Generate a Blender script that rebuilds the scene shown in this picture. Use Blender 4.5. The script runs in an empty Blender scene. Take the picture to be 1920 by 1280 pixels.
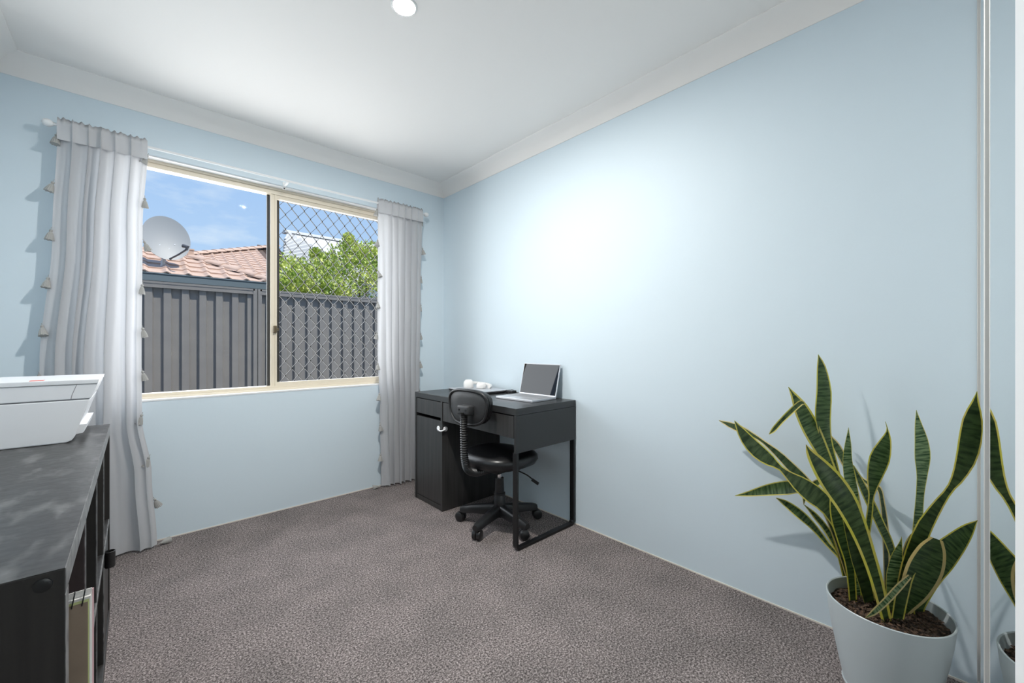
import bpy, bmesh, math, random
from mathutils import Vector, Matrix

# ---------------------------------------------------------------- camera, world, light
SC = bpy.context.scene
COL = SC.collection
F_PX, CX, HY, CAM_H = 766.5, 960.0, 644.2, 1.09      # focal length / horizon in the 1920x1280 frame
TH = math.atan(707 / 766.5)
S_, C_ = math.sin(TH), math.cos(TH)
cam_d = bpy.data.cameras.new('camera')
cam_d.sensor_width = 36.0
cam_d.lens = 36.0 * F_PX / 1920
cam_d.shift_y = (HY - 640) / 1920
cam_d.clip_start = 0.02
cam_d.clip_end = 200
cam = bpy.data.objects.new('camera', cam_d)
COL.objects.link(cam)
cam.location = (0, 0, CAM_H)
cam.rotation_euler = (math.pi / 2, 0, -TH)
SC.camera = cam

SKY_STRENGTH = 1.05
SUN_STRENGTH = 5.0
BULB_STRENGTH = 2100.0
DAYLIGHT_W = 33.0
world = bpy.data.worlds.new('sky'); SC.world = world; world.use_nodes = True
wt = world.node_tree; wn = wt.nodes; wn.clear()
def _wl(a, b): wt.links.new(a, b)
w_tc = wn.new('ShaderNodeTexCoord'); w_sep = wn.new('ShaderNodeSeparateXYZ')
_wl(w_tc.outputs['Generated'], w_sep.inputs[0])
w_ramp = wn.new('ShaderNodeValToRGB')
w_ramp.color_ramp.elements[0].position = 0.0; w_ramp.color_ramp.elements[0].color = (0.56, 0.75, 0.96, 1)
w_ramp.color_ramp.elements[1].position = 0.55; w_ramp.color_ramp.elements[1].color = (0.27, 0.47, 0.86, 1)
_wl(w_sep.outputs['Z'], w_ramp.inputs[0])
w_map = wn.new('ShaderNodeMapping'); w_map.inputs['Scale'].default_value = (2.2, 2.2, 7.0)
_wl(w_tc.outputs['Generated'], w_map.inputs[0])
w_noise = wn.new('ShaderNodeTexNoise'); w_noise.inputs['Scale'].default_value = 2.3
w_noise.inputs['Detail'].default_value = 6; w_noise.inputs['Roughness'].default_value = 0.55
_wl(w_map.outputs[0], w_noise.inputs['Vector'])
w_cr = wn.new('ShaderNodeValToRGB')
w_cr.color_ramp.elements[0].position = 0.56; w_cr.color_ramp.elements[0].color = (0, 0, 0, 1)
w_cr.color_ramp.elements[1].position = 0.72; w_cr.color_ramp.elements[1].color = (0.55, 0.55, 0.55, 1)
_wl(w_noise.outputs[0], w_cr.inputs[0])
w_mix = wn.new('ShaderNodeMix'); w_mix.data_type = 'RGBA'
_wl(w_cr.outputs[0], w_mix.inputs[0]); _wl(w_ramp.outputs[0], w_mix.inputs[6])
w_mix.inputs[7].default_value = (0.84, 0.92, 1.0, 1)
w_bg = wn.new('ShaderNodeBackground'); w_bg.inputs[1].default_value = SKY_STRENGTH
_wl(w_mix.outputs[2], w_bg.inputs[0])
w_out = wn.new('ShaderNodeOutputWorld'); _wl(w_bg.outputs[0], w_out.inputs[0])

sun_d = bpy.data.lights.new('sun_offscreen', 'SUN'); sun_d.energy = SUN_STRENGTH; sun_d.angle = 0.01
sun_d.color = (1.0, 0.94, 0.84)
sun = bpy.data.objects.new('sun_offscreen', sun_d); COL.objects.link(sun)
sun.rotation_euler = Vector((0.35, -0.45, 0.82)).to_track_quat('Z', 'Y').to_euler()
sun.location = (2, -3, 8)

# daylight entering through the window in view: fills the window opening, just outside its grille
day_d = bpy.data.lights.new('window_daylight', 'AREA'); day_d.shape = 'RECTANGLE'
day_d.size, day_d.size_y = 1.60, 1.33; day_d.energy = DAYLIGHT_W; day_d.color = (0.98, 0.99, 1.0)
day = bpy.data.objects.new('window_daylight', day_d); COL.objects.link(day)
day.location = (0.71, 3.20, 1.45); day.rotation_euler = (math.radians(-90), 0, 0)

vs = SC.view_settings
vs.view_transform = 'Standard'; vs.look = 'None'; vs.exposure = 0.0; vs.gamma = 1.0
vs.use_curve_mapping = False

# ---------------------------------------------------------------- room numbers
XR, YB, XL = 1.96, 2.994, -0.485      # right wall, window wall, left wall
ZC = 2.432                            # ceiling
YW = 3.14                             # outer face of the window wall
WX0, WX1, WZ0, WZ1 = -0.10, 1.52, 0.775, 2.125   # window opening

# ---------------------------------------------------------------- pixel -> place helpers
def ray(x, y):
    u = (x - CX) / F_PX; w = (HY - y) / F_PX
    return Vector((S_ + u * C_, C_ - u * S_, w))
CAM = Vector((0, 0, CAM_H))
def atX(x, y, X0): v = ray(x, y); return CAM + v * (X0 / v.x)
def atY(x, y, Y0): v = ray(x, y); return CAM + v * (Y0 / v.y)
def atZ(x, y, Z0): v = ray(x, y); return CAM + v * ((Z0 - CAM_H) / v.z)
def atPlane(x, y, p, n): v = ray(x, y); return CAM + v * ((p - CAM).dot(n) / v.dot(n))
def depth(p): return p.x * S_ + p.y * C_

# ---------------------------------------------------------------- materials
MATS = {}
def mat(name, col, rough=0.6, metal=0.0, spec=0.5, noise=None, bump=None, coat=0.0):
    """noise = (colour2, scale, contrast_lo, contrast_hi); bump = (scale, strength)"""
    m = bpy.data.materials.new(name); m.use_nodes = True
    nt = m.node_tree; b = nt.nodes['Principled BSDF']
    b.inputs['Base Color'].default_value = (*col, 1)
    b.inputs['Roughness'].default_value = rough
    b.inputs['Metallic'].default_value = metal
    b.inputs['Specular IOR Level'].default_value = spec
    if coat: b.inputs['Coat Weight'].default_value = coat
    tc = None
    if noise or bump:
        tc = nt.nodes.new('ShaderNodeTexCoord')
    if noise:
        c2, sc, lo, hi = noise[:4]
        n = nt.nodes.new('ShaderNodeTexNoise'); n.inputs['Detail'].default_value = 3
        if isinstance(sc, tuple):
            mp = nt.nodes.new('ShaderNodeMapping'); mp.inputs['Scale'].default_value = sc
            nt.links.new(tc.outputs['Object'], mp.inputs[0]); nt.links.new(mp.outputs[0], n.inputs['Vector'])
            n.inputs['Scale'].default_value = 1
        else:
            nt.links.new(tc.outputs['Object'], n.inputs['Vector']); n.inputs['Scale'].default_value = sc
        r = nt.nodes.new('ShaderNodeValToRGB')
        r.color_ramp.elements[0].position = lo; r.color_ramp.elements[0].color = (*col, 1)
        r.color_ramp.elements[1].position = hi; r.color_ramp.elements[1].color = (*c2, 1)
        nt.links.new(n.outputs[0], r.inputs[0]); nt.links.new(r.outputs[0], b.inputs['Base Color'])
    if bump:
        n2 = nt.nodes.new('ShaderNodeTexNoise'); n2.inputs['Scale'].default_value = bump[0]; n2.inputs['Detail'].default_value = 2
        nt.links.new(tc.outputs['Object'], n2.inputs['Vector'])
        bp = nt.nodes.new('ShaderNodeBump'); bp.inputs['Strength'].default_value = bump[1]; bp.inputs['Distance'].default_value = 0.01
        nt.links.new(n2.outputs[0], bp.inputs['Height']); nt.links.new(bp.outputs[0], b.inputs['Normal'])
    MATS[name] = m
    return m

M_wall = mat('blue_wall_paint', (0.685, 0.79, 0.86), 0.55, spec=0.3, bump=(60, 0.02))
M_ceil = mat('white_ceiling_paint', (0.93, 0.905, 0.88), 0.8)
M_cornice = mat('white_cornice', (0.93, 0.905, 0.88), 0.6)
M_white = mat('white_paint', (0.86, 0.87, 0.88), 0.5)
M_cream = mat('cream_aluminium', (0.78, 0.70, 0.57), 0.4)
M_darkgasket = mat('dark_gasket', (0.03, 0.03, 0.03), 0.6)
M_brass = mat('bronze_lock', (0.13, 0.10, 0.06), 0.4, 0.6)
M_screen = mat('black_grille', (0.028, 0.026, 0.024), 0.45, 0.0, spec=0.35)
M_mirror = mat('mirror', (0.86, 0.90, 0.90), 0.01, 1.0)
M_alu = mat('pale_aluminium', (0.62, 0.61, 0.59), 0.4, 0.3)
M_black = mat('black_brown_wood', (0.022, 0.020, 0.019), 0.45, noise=((0.032, 0.029, 0.027), (60, 60, 2.5), 0.35, 0.7), bump=(90, 0.05))
M_desk = mat('black_brown_desk', (0.028, 0.027, 0.027), 0.38, noise=((0.05, 0.048, 0.047), (50, 50, 2.2), 0.35, 0.7))
M_desktop = mat('dark_desk_top', (0.030, 0.031, 0.032), 0.33)
M_shelftop = mat('worn_shelf_top', (0.026, 0.025, 0.025), 0.36, noise=((0.115, 0.115, 0.115), (26, 9, 9), 0.52, 0.74), bump=(35, 0.12))
M_edge = mat('pale_edge', (0.20, 0.20, 0.20), 0.45, noise=((0.06, 0.06, 0.06), 40, 0.4, 0.7))  # mottled grey edge banding, paler than the panels
M_metalblk = mat('black_metal', (0.012, 0.012, 0.013), 0.35, 0.2)
M_plast = mat('black_plastic', (0.016, 0.016, 0.017), 0.36)
M_leather = mat('black_vinyl', (0.012, 0.012, 0.013), 0.33, bump=(25, 0.06))
M_backshell = mat('charcoal_shell', (0.035, 0.036, 0.038), 0.5, bump=(300, 0.1))
M_chrome = mat('chrome', (0.75, 0.75, 0.76), 0.15, 1.0)
M_silver = mat('silver_aluminium', (0.62, 0.63, 0.66), 0.35, 0.6)
M_keys = mat('laptop_keys', (0.30, 0.31, 0.33), 0.5)
M_glossblk = mat('laptop_screen', (0.006, 0.006, 0.007), 0.02, spec=0.38)
M_printer = mat('white_printer_plastic', (0.78, 0.79, 0.82), 0.40)
M_printer2 = mat('bright_printer_lid', (0.78, 0.79, 0.82), 0.40)
M_seam = mat('grey_seam', (0.20, 0.20, 0.22), 0.6)
M_pot = mat('pale_pot_plastic', (0.50, 0.555, 0.575), 0.35)
M_soil = mat('potting_soil', (0.035, 0.022, 0.015), 0.9, noise=((0.17, 0.10, 0.065), 90, 0.45, 0.68), bump=(120, 0.9))
M_headphone = mat('warm_white_plastic', (0.84, 0.82, 0.80), 0.35)
M_card = mat('brown_cardboard', (0.38, 0.29, 0.22), 0.8, noise=((0.33, 0.25, 0.19), 18, 0.4, 0.7))
M_paper = mat('white_paper', (0.86, 0.84, 0.82), 0.8)
M_pink = mat('pink_paper', (0.80, 0.52, 0.55), 0.8)
M_yel = mat('lime_paper', (0.70, 0.74, 0.36), 0.8)
M_fence = mat('grey_steel_fence', (0.185, 0.175, 0.168), 0.5, noise=((0.205, 0.193, 0.182), 6, 0.4, 0.7))
M_gutter = mat('blue_grey_gutter', (0.13, 0.165, 0.185), 0.45)
M_tile = mat('terracotta_roof_tile', (0.50, 0.35, 0.275), 0.8, noise=((0.62, 0.46, 0.38), 7, 0.35, 0.7))
M_roofdark = mat('roof_underlay', (0.12, 0.085, 0.07), 0.9)
M_render = mat('rendered_wall', (0.55, 0.52, 0.48), 0.8)
M_sheet = mat('pale_roof_sheet', (0.62, 0.62, 0.62), 0.5)
M_dish = mat('grey_dish_paint', (0.29, 0.305, 0.32), 0.5)
M_dishdk = mat('dark_dish_arm', (0.10, 0.10, 0.11), 0.5)
M_ground = mat('outside_paving', (0.20, 0.19, 0.18), 0.9, noise=((0.28, 0.26, 0.24), 9, 0.4, 0.6))
M_bark = mat('shrub_bark', (0.12, 0.08, 0.05), 0.9)
M_tassel = mat('grey_cotton_tassel', (0.40, 0.395, 0.38), 0.9, bump=(400, 0.3))
M_leafy = mat('leaf_margin_yellow', (0.74, 0.70, 0.13), 0.45, noise=((0.78, 0.68, 0.24), 14, 0.4, 0.7))
M_leafpale = mat('leaf_margin_cream', (0.82, 0.70, 0.36), 0.5)
M_bulbholder = mat('white_lampholder', (0.85, 0.85, 0.84), 0.4)

# carpet: speckled cut pile
def carpet():
    m = bpy.data.materials.new('speckled_carpet'); m.use_nodes = True
    nt = m.node_tree; b = nt.nodes['Principled BSDF']; L = nt.links.new
    b.inputs['Roughness'].default_value = 1.0; b.inputs['Specular IOR Level'].default_value = 0.05
    tc = nt.nodes.new('ShaderNodeTexCoord')
    n = nt.nodes.new('ShaderNodeTexNoise'); n.inputs['Scale'].default_value = 150; n.inputs['Detail'].default_value = 4; n.inputs['Roughness'].default_value = 0.95
    L(tc.outputs['Object'], n.inputs['Vector'])
    r = nt.nodes.new('ShaderNodeValToRGB'); e = r.color_ramp.elements
    e[0].position = 0.39; e[0].color = (0.028, 0.0245, 0.024, 1)
    e[1].position = 0.61; e[1].color = (0.56, 0.495, 0.48, 1)
    mid = e.new(0.5); mid.color = (0.162, 0.142, 0.138, 1)
    L(n.outputs[0], r.inputs[0])
    n2 = nt.nodes.new('ShaderNodeTexNoise'); n2.inputs['Scale'].default_value = 5; n2.inputs['Detail'].default_value = 3
    L(tc.outputs['Object'], n2.inputs['Vector'])
    r2 = nt.nodes.new('ShaderNodeValToRGB')
    r2.color_ramp.elements[0].position = 0.35; r2.color_ramp.elements[0].color = (0.86, 0.86, 0.86, 1)
    r2.color_ramp.elements[1].position = 0.65; r2.color_ramp.elements[1].color = (1.08, 1.06, 1.06, 1)
    L(n2.outputs[0], r2.inputs[0])
    mx = nt.nodes.new('ShaderNodeMix'); mx.data_type = 'RGBA'; mx.blend_type = 'MULTIPLY'; mx.inputs[0].default_value = 1
    L(r.outputs[0], mx.inputs[6]); L(r2.outputs[0], mx.inputs[7]); L(mx.outputs[2], b.inputs['Base Color'])
    bp = nt.nodes.new('ShaderNodeBump'); bp.inputs['Strength'].default_value = 0.2; bp.inputs['Distance'].default_value = 0.003
    L(n.outputs[0], bp.inputs['Height']); L(bp.outputs[0], b.inputs['Normal'])
    return m
M_carpet = carpet()

def cloth(name, col, trans):
    m = bpy.data.materials.new(name); m.use_nodes = True
    nt = m.node_tree; nt.nodes.clear(); L = nt.links.new
    o = nt.nodes.new('ShaderNodeOutputMaterial')
    d = nt.nodes.new('ShaderNodeBsdfDiffuse'); d.inputs[0].default_value = (*col, 1)
    t = nt.nodes.new('ShaderNodeBsdfTranslucent'); t.inputs[0].default_value = (*[min(1, c * 1.25) for c in col], 1)
    mx = nt.nodes.new('ShaderNodeMixShader'); mx.inputs[0].default_value = trans
    L(d.outputs[0], mx.inputs[1]); L(t.outputs[0], mx.inputs[2]); L(mx.outputs[0], o.inputs[0])
    return m
M_curtain = cloth('thin_grey_cotton', (0.60, 0.605, 0.625), 0.25)
M_header = cloth('doubled_grey_cotton', (0.60, 0.605, 0.625), 0.08)
M_hem = cloth('curtain_edge_hem', (0.60, 0.605, 0.625), 0.15)

def glass():
    m = bpy.data.materials.new('window_glass'); m.use_nodes = True
    nt = m.node_tree; nt.nodes.clear(); L = nt.links.new
    o = nt.nodes.new('ShaderNodeOutputMaterial')
    t = nt.nodes.new('ShaderNodeBsdfTransparent'); t.inputs[0].default_value = (0.97, 0.98, 0.98, 1)
    g = nt.nodes.new('ShaderNodeBsdfGlossy'); g.inputs['Roughness'].default_value = 0.0
    fr = nt.nodes.new('ShaderNodeFresnel'); fr.inputs[0].default_value = 1.06
    mx = nt.nodes.new('ShaderNodeMixShader')
    L(fr.outputs[0], mx.inputs[0]); L(t.outputs[0], mx.inputs[1]); L(g.outputs[0], mx.inputs[2]); L(mx.outputs[0], o.inputs[0])
    return m
M_glass = glass()

def emit(name, col, s):
    m = bpy.data.materials.new(name); m.use_nodes = True
    nt = m.node_tree; nt.nodes.clear()
    o = nt.nodes.new('ShaderNodeOutputMaterial'); e = nt.nodes.new('ShaderNodeEmission')
    e.inputs[0].default_value = (*col, 1); e.inputs[1].default_value = s
    nt.links.new(e.outputs[0], o.inputs[0]); return m

def leaf_mat(name, dark, light, scale, contrast):
    m = bpy.data.materials.new(name); m.use_nodes = True
    nt = m.node_tree; b = nt.nodes['Principled BSDF']; L = nt.links.new
    b.inputs['Roughness'].default_value = 0.38
    uv = nt.nodes.new('ShaderNodeUVMap')
    mp = nt.nodes.new('ShaderNodeMapping'); mp.inputs['Scale'].default_value = (1.0, scale, 1)
    L(uv.outputs[0], mp.inputs[0])
    n = nt.nodes.new('ShaderNodeTexNoise'); n.inputs['Scale'].default_value = 1.6; n.inputs['Detail'].default_value = 4
    n.inputs['Distortion'].default_value = 0.6
    L(mp.outputs[0], n.inputs['Vector'])
    r = nt.nodes.new('ShaderNodeValToRGB')
    r.color_ramp.elements[0].position = 0.5 - contrast; r.color_ramp.elements[0].color = (*dark, 1)
    r.color_ramp.elements[1].position = 0.5 + contrast; r.color_ramp.elements[1].color = (*light, 1)
    L(n.outputs[0], r.inputs[0]); L(r.outputs[0], b.inputs['Base Color'])
    return m
M_leafdark = leaf_mat('leaf_dark_green', (0.028, 0.060, 0.021), (0.105, 0.165, 0.064), 26, 0.14)  # darker green; part of it is shade on leaves facing away from light
M_leafmid = leaf_mat('leaf_banded_green', (0.032, 0.075, 0.022), (0.14, 0.225, 0.085), 46, 0.11)
M_leaflight = leaf_mat('leaf_pale_banded', (0.05, 0.12, 0.05), (0.34, 0.46, 0.25), 60, 0.09)
M_bush = mat('bright_shrub_leaves', (0.26, 0.38, 0.05), 0.5, noise=((0.72, 0.76, 0.22), 5.0, 0.35, 0.65))

# ---------------------------------------------------------------- mesh helpers
def bm_box(bm, x0, x1, y0, y1, z0, z1, mi=0):
    v = [bm.verts.new(p) for p in ((x0, y0, z0), (x1, y0, z0), (x1, y1, z0), (x0, y1, z0), (x0, y0, z1), (x1, y0, z1), (x1, y1, z1), (x0, y1, z1))]
    for f in ((0, 3, 2, 1), (4, 5, 6, 7), (0, 1, 5, 4), (1, 2, 6, 5), (2, 3, 7, 6), (3, 0, 4, 7)):
        bm.faces.new([v[i] for i in f]).material_index = mi
    return v
def box(x0, x1, y0, y1, z0, z1, bev=0.0, seg=2):
    bm = bmesh.new(); bm_box(bm, min(x0, x1), max(x0, x1), min(y0, y1), max(y0, y1), min(z0, z1), max(z0, z1))
    if bev: bmesh.ops.bevel(bm, geom=bm.edges[:], offset=bev, segments=seg, profile=0.6, affect='EDGES')
    return bm
def bm_tube(bm, pts, r, n=10, closed=False, caps=True):
    pts = [Vector(p) for p in pts]; rings = []
    up = None
    for i, p in enumerate(pts):
        if closed: t = pts[(i + 1) % len(pts)] - pts[i - 1]
        else: t = pts[min(i + 1, len(pts) - 1)] - pts[max(i - 1, 0)]
        t.normalize()
        if up is None:
            up = Vector((0, 0, 1)) if abs(t.z) < 0.9 else Vector((1, 0, 0))
        a = t.cross(up).normalized(); up = a.cross(t).normalized()
        rr = r[i] if isinstance(r, (list, tuple)) else r
        rings.append([bm.verts.new(p + (a * math.cos(2 * math.pi * k / n) + up * math.sin(2 * math.pi * k / n)) * rr) for k in range(n)])
    m = len(rings)
    for i in range(m if closed else m - 1):
        A, B = rings[i], rings[(i + 1) % m]
        for k in range(n): bm.faces.new((A[k], A[(k + 1) % n], B[(k + 1) % n], B[k]))
    if caps and not closed:
        bm.faces.new(rings[0][::-1]); bm.faces.new(rings[-1])
    return bm
def tube(pts, r, n=10, closed=False): return bm_tube(bmesh.new(), pts, r, n, closed)
def bm_lathe(bm, prof, n=24, c=(0, 0, 0), axis='Z'):
    rings = []
    for r, h in prof:
        ring = []
        for k in range(n):
            a = 2 * math.pi * k / n
            x, y = r * math.cos(a), r * math.sin(a)
            p = {'Z': (x, y, h), 'X': (h, x, y), 'Y': (x, h, y)}[axis]
            ring.append(bm.verts.new((p[0] + c[0], p[1] + c[1], p[2] + c[2])))
        rings.append(ring)
    for A, B in zip(rings, rings[1:]):
        for k in range(n): bm.faces.new((A[k], A[(k + 1) % n], B[(k + 1) % n], B[k]))
    if prof[0][0] > 1e-6: bm.faces.new(rings[0][::-1])
    if prof[-1][0] > 1e-6: bm.faces.new(rings[-1])
    return bm
def lathe(prof, n=24, c=(0, 0, 0), axis='Z'): return bm_lathe(bmesh.new(), prof, n, c, axis)
def bm_prism(bm, poly, a, b, axis='Y'):
    """poly: 2D outline; extruded from a to b along axis"""
    def mk(p, h): return {'Y': (p[0], h, p[1]), 'X': (h, p[0], p[1]), 'Z': (p[0], p[1], h)}[axis]
    A = [bm.verts.new(mk(p, a)) for p in poly]; B = [bm.verts.new(mk(p, b)) for p in poly]
    n = len(poly)
    bm.faces.new(A[::-1]); bm.faces.new(B)
    for k in range(n): bm.faces.new((A[k], A[(k + 1) % n], B[(k + 1) % n], B[k]))
    return bm
def prism(poly, a, b, axis='Y', bev=0):
    bm = bm_prism(bmesh.new(), poly, a, b, axis)
    if bev: bmesh.ops.bevel(bm, geom=bm.edges[:], offset=bev, segments=2, profile=0.6, affect='EDGES')
    return bm

def mesh_of(name, bm, m, smooth=None):
    bmesh.ops.recalc_face_normals(bm, faces=bm.faces[:])
    me = bpy.data.meshes.new(name); bm.to_mesh(me); bm.free()
    for k in (m if isinstance(m, (list, tuple)) else [m]): me.materials.append(k)
    if smooth is not None:
        me.polygons.foreach_set('use_smooth', [True] * len(me.polygons))
        me.set_sharp_from_angle(angle=math.radians(smooth))
    return me
def put(name, me, parent=None, loc=None, rot=None):
    o = bpy.data.objects.new(name, me); COL.objects.link(o)
    if parent is not None: o.parent = parent
    if loc is not None: o.location = loc
    if rot is not None: o.rotation_euler = rot
    return o
def root_of(o):
    while o.parent: o = o.parent
    return o
def obj(name, bm, m, parent=None, smooth=None, world=True):
    """vertices given in world space when world=True: shifted into the (unrotated) root's space"""
    if parent is not None and world:
        off = Vector()
        q = parent
        while q: off += q.location; q = q.parent
        for v in bm.verts: v.co -= off
    return put(name, mesh_of(name, bm, m, smooth), parent)
def tag(o, label, cat=None, group=None):
    o['label'] = label
    if cat: o['category'] = cat
    if group: o['group'] = group
    return o
def thing(name, label, cat, loc=(0, 0, 0), rotz=0, group=None):
    o = bpy.data.objects.new(name, None); COL.objects.link(o); o.empty_display_size = 0.1
    o.location = loc; o.rotation_euler = (0, 0, rotz)
    return tag(o, label, cat, group)
def struct(o, label=None):
    o['kind'] = 'structure'
    if label: o['label'] = label
    return o
def sthing(name, label, loc=(0, 0, 0)):
    o = bpy.data.objects.new(name, None); COL.objects.link(o); o.location = loc; o.empty_display_size = 0.1
    return struct(o, label)
def curve_pts(P, n):
    """Catmull-Rom through tuples of floats"""
    out = []; m = len(P)
    for i in range(n):
        t = i * (m - 1) / (n - 1); k = min(int(t), m - 2); f = t - k
        p0, p1, p2, p3 = P[max(k - 1, 0)], P[k], P[k + 1], P[min(k + 2, m - 1)]
        out.append(tuple(0.5 * (2 * b + (c - a) * f + (2 * a - 5 * b + 4 * c - d) * f * f + (3 * b - a - 3 * c + d) * f ** 3) for a, b, c, d in zip(p0, p1, p2, p3)))
    return out

# ---------------------------------------------------------------- room shell
struct(obj('floor', box(XL - 0.1, XR + 0.1, -0.9, YW, -0.12, 0.0), M_carpet), 'speckled charcoal brown cut pile carpet floor')
struct(obj('ceiling', box(XL - 0.15, XR + 0.15, -0.9, YW, ZC, ZC + 0.2), M_ceil), 'plain white plasterboard ceiling')
bm = bmesh.new()
bm_box(bm, XL - 0.15, WX0, YB, YW, -0.12, ZC); bm_box(bm, WX1, XR + 0.15, YB, YW, -0.12, ZC)
bm_box(bm, WX0, WX1, YB, YW, -0.12, WZ0); bm_box(bm, WX0, WX1, YB, YW, WZ1, ZC)
struct(obj('wall_back', bm, M_wall), 'pale blue painted wall with the window opening')
struct(obj('wall_right', box(XR, XR + 0.15, -0.9, YB, -0.12, ZC), M_wall), 'pale blue painted wall behind the desk and plant')
bm = bmesh.new()
bm_box(bm, XL - 0.15, XL, -0.9, 0.05, -0.12, ZC); bm_box(bm, XL - 0.15, XL, 0.84, YB, -0.12, ZC); bm_box(bm, XL - 0.15, XL, 0.05, 0.84, 2.06, ZC)
struct(obj('wall_left', bm, M_wall), 'pale blue painted wall behind the dark shelf unit, with an added doorway out of view')
# unseen doorway and hallway, made up to bring in light; no lamp inside
HX0 = XL - 1.25
bm = bmesh.new()
bm_box(bm, HX0 - 0.1, HX0, -1.0, 2.0, -0.12, ZC); bm_box(bm, HX0, XL - 0.15, -1.0, -0.9, -0.12, ZC); bm_box(bm, HX0, XL - 0.15, 1.9, 2.0, -0.12, ZC)
struct(obj('wall_added_hall', bm, M_white), 'white walls of the added, unseen hallway')
struct(obj('floor_added_hall', box(HX0, XL - 0.1, -0.9, 1.9, -0.12, 0.0), M_carpet), 'speckled carpet in the added, unseen hallway')
struct(obj('ceiling_added_hall', box(HX0 - 0.1, XL - 0.15, -1.0, 2.0, ZC, ZC + 0.2), M_ceil), 'white ceiling of the added, unseen hallway')
bm = bmesh.new(); bm_box(bm, XL - 0.155, XL + 0.008, 0.02, 0.055, 0, 2.09); bm_box(bm, XL - 0.155, XL + 0.008, 0.835, 0.862, 0, 2.09); bm_box(bm, XL - 0.155, XL + 0.008, 0.02, 0.862, 2.055, 2.09)
struct(obj('trim_4', bm, M_white), 'white door jamb of the added, unseen doorway')
bm = bmesh.new(); bm_box(bm, XL, XR, -0.9, -0.75, -0.12, ZC); bm_box(bm, XL, XR, -0.14, -0.02, 2.30, ZC)
struct(obj('wall_front', bm, M_wall), 'pale blue wall and bulkhead above the sliding wardrobe doors')

# cove cornice around the room
prof = [(0.0, -0.088), (0.004, -0.088), (0.010, -0.080), (0.020, -0.055), (0.037, -0.034), (0.058, -0.019), (0.082, -0.010), (0.090, -0.004), (0.090, 0.0), (0.0, 0.0)]
bm = bmesh.new(); rings = []
Y0c = -0.02
for (x, y, sx, sy) in ((XL, Y0c, 1, 1), (XR, Y0c, -1, 1), (XR, YB, -1, -1), (XL, YB, 1, -1)):
    rings.append([bm.verts.new((x + sx * a, y + sy * a, ZC + b)) for a, b in prof])
for i in range(4):
    A, B = rings[i], rings[(i + 1) % 4]
    for k in range(len(prof) - 1): bm.faces.new((A[k], A[k + 1], B[k + 1], B[k]))
struct(obj('trim_1', bm, M_cornice, smooth=25), 'white coved plaster cornice')
# thin pale bead where the carpet meets the wall
M_bead = mat('cream_bead', (0.80, 0.75, 0.68), 0.6)
struct(obj('baseboard_back', box(XL, XR, YB - 0.003, YB, 0, 0.006), M_bead), 'thin cream bead along the window wall')
struct(obj('baseboard_right', box(XR - 0.003, XR, -0.04, YB - 0.003, 0, 0.006), M_bead), 'thin cream bead along the plain wall')
# white window reveal
bm = bmesh.new()
bm_box(bm, WX0, WX1, YB - 0.002, YW, WZ0 - 0.001, WZ0 + 0.008)
struct(obj('trim_2', bm, M_white), 'white window sill')
bm = bmesh.new()
bm_box(bm, WX0, WX1, YB + 0.002, YW, WZ1 - 0.006, WZ1 + 0.001)
bm_box(bm, WX0 - 0.001, WX0 + 0.006, YB + 0.002, YW, WZ0, WZ1); bm_box(bm, WX1 - 0.006, WX1 + 0.001, YB + 0.002, YW, WZ0, WZ1)
struct(obj('trim_3', bm, M_white), 'white window reveal')

# ---------------------------------------------------------------- window
FY0, FY1 = 3.055, 3.112
fx0, fx1, fz0, fz1 = WX0 + 0.006, WX1 - 0.006, WZ0 + 0.008, WZ1 - 0.006
W = sthing('window_1', 'cream framed sliding window, left pane clear, right pane behind a diamond grille', ((fx0 + fx1) / 2, 3.09, fz0))
MX = 0.678      # meeting stile
bm = bmesh.new()
bm_box(bm, fx0, fx1, FY0, FY1, fz0, fz0 + 0.028); bm_box(bm, fx0, fx1, FY0, FY1, fz1 - 0.040, fz1)
bm_box(bm, fx0, fx0 + 0.03, FY0, FY1, fz0 + 0.028, fz1 - 0.040); bm_box(bm, fx1 - 0.03, fx1, FY0, FY1, fz0 + 0.028, fz1 - 0.040)
bm_box(bm, fx0, fx1, FY0 - 0.012, FY0, fz0, fz0 + 0.012); bm_box(bm, fx0, fx1, FY0 - 0.010, FY0, fz1 - 0.014, fz1)
obj('window_frame', bm, M_cream, W)
zi0, zi1 = fz0 + 0.028, fz1 - 0.040
# fixed left pane
bm = bmesh.new()
bm_box(bm, fx0 + 0.03, MX - 0.02, 3.100, 3.104, zi0, zi1)
obj('pane', bm, M_glass, W)
bm = bmesh.new(); bm_box(bm, MX - 0.034, MX - 0.018, 3.092, 3.112, zi0, zi1)
obj('gasket', bm, M_darkgasket, W)
# sliding sash (right)
sash = obj('sliding_sash', None or (lambda b: (bm_box(b, MX - 0.018, MX + 0.017, 3.062, 3.088, zi0, zi1), bm_box(b, MX + 0.004, MX + 0.012, 3.056, 3.062, zi0, zi1),
        bm_box(b, fx1 - 0.06, fx1 - 0.03, 3.062, 3.088, zi0, zi1), bm_box(b, MX + 0.017, fx1 - 0.06, 3.062, 3.088, zi0, zi0 + 0.022),
        bm_box(b, MX + 0.017, fx1 - 0.06, 3.062, 3.088, zi1 - 0.024, zi1), b)[-1])(bmesh.new()), M_cream, W)
obj('pane', box(MX + 0.017, fx1 - 0.06, 3.073, 3.077, zi0 + 0.022, zi1 - 0.024), M_glass, sash)
lock_p = atY(516, 617, 3.05)
bm = box(MX - 0.006, MX + 0.014, 3.040, 3.062, lock_p.z - 0.024, lock_p.z + 0.024, 0.004)
bm_box(bm, MX + 0.012, MX + 0.026, 3.046, 3.060, lock_p.z - 0.008, lock_p.z + 0.008)
obj('sash_lock', bm, M_brass, sash)
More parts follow.
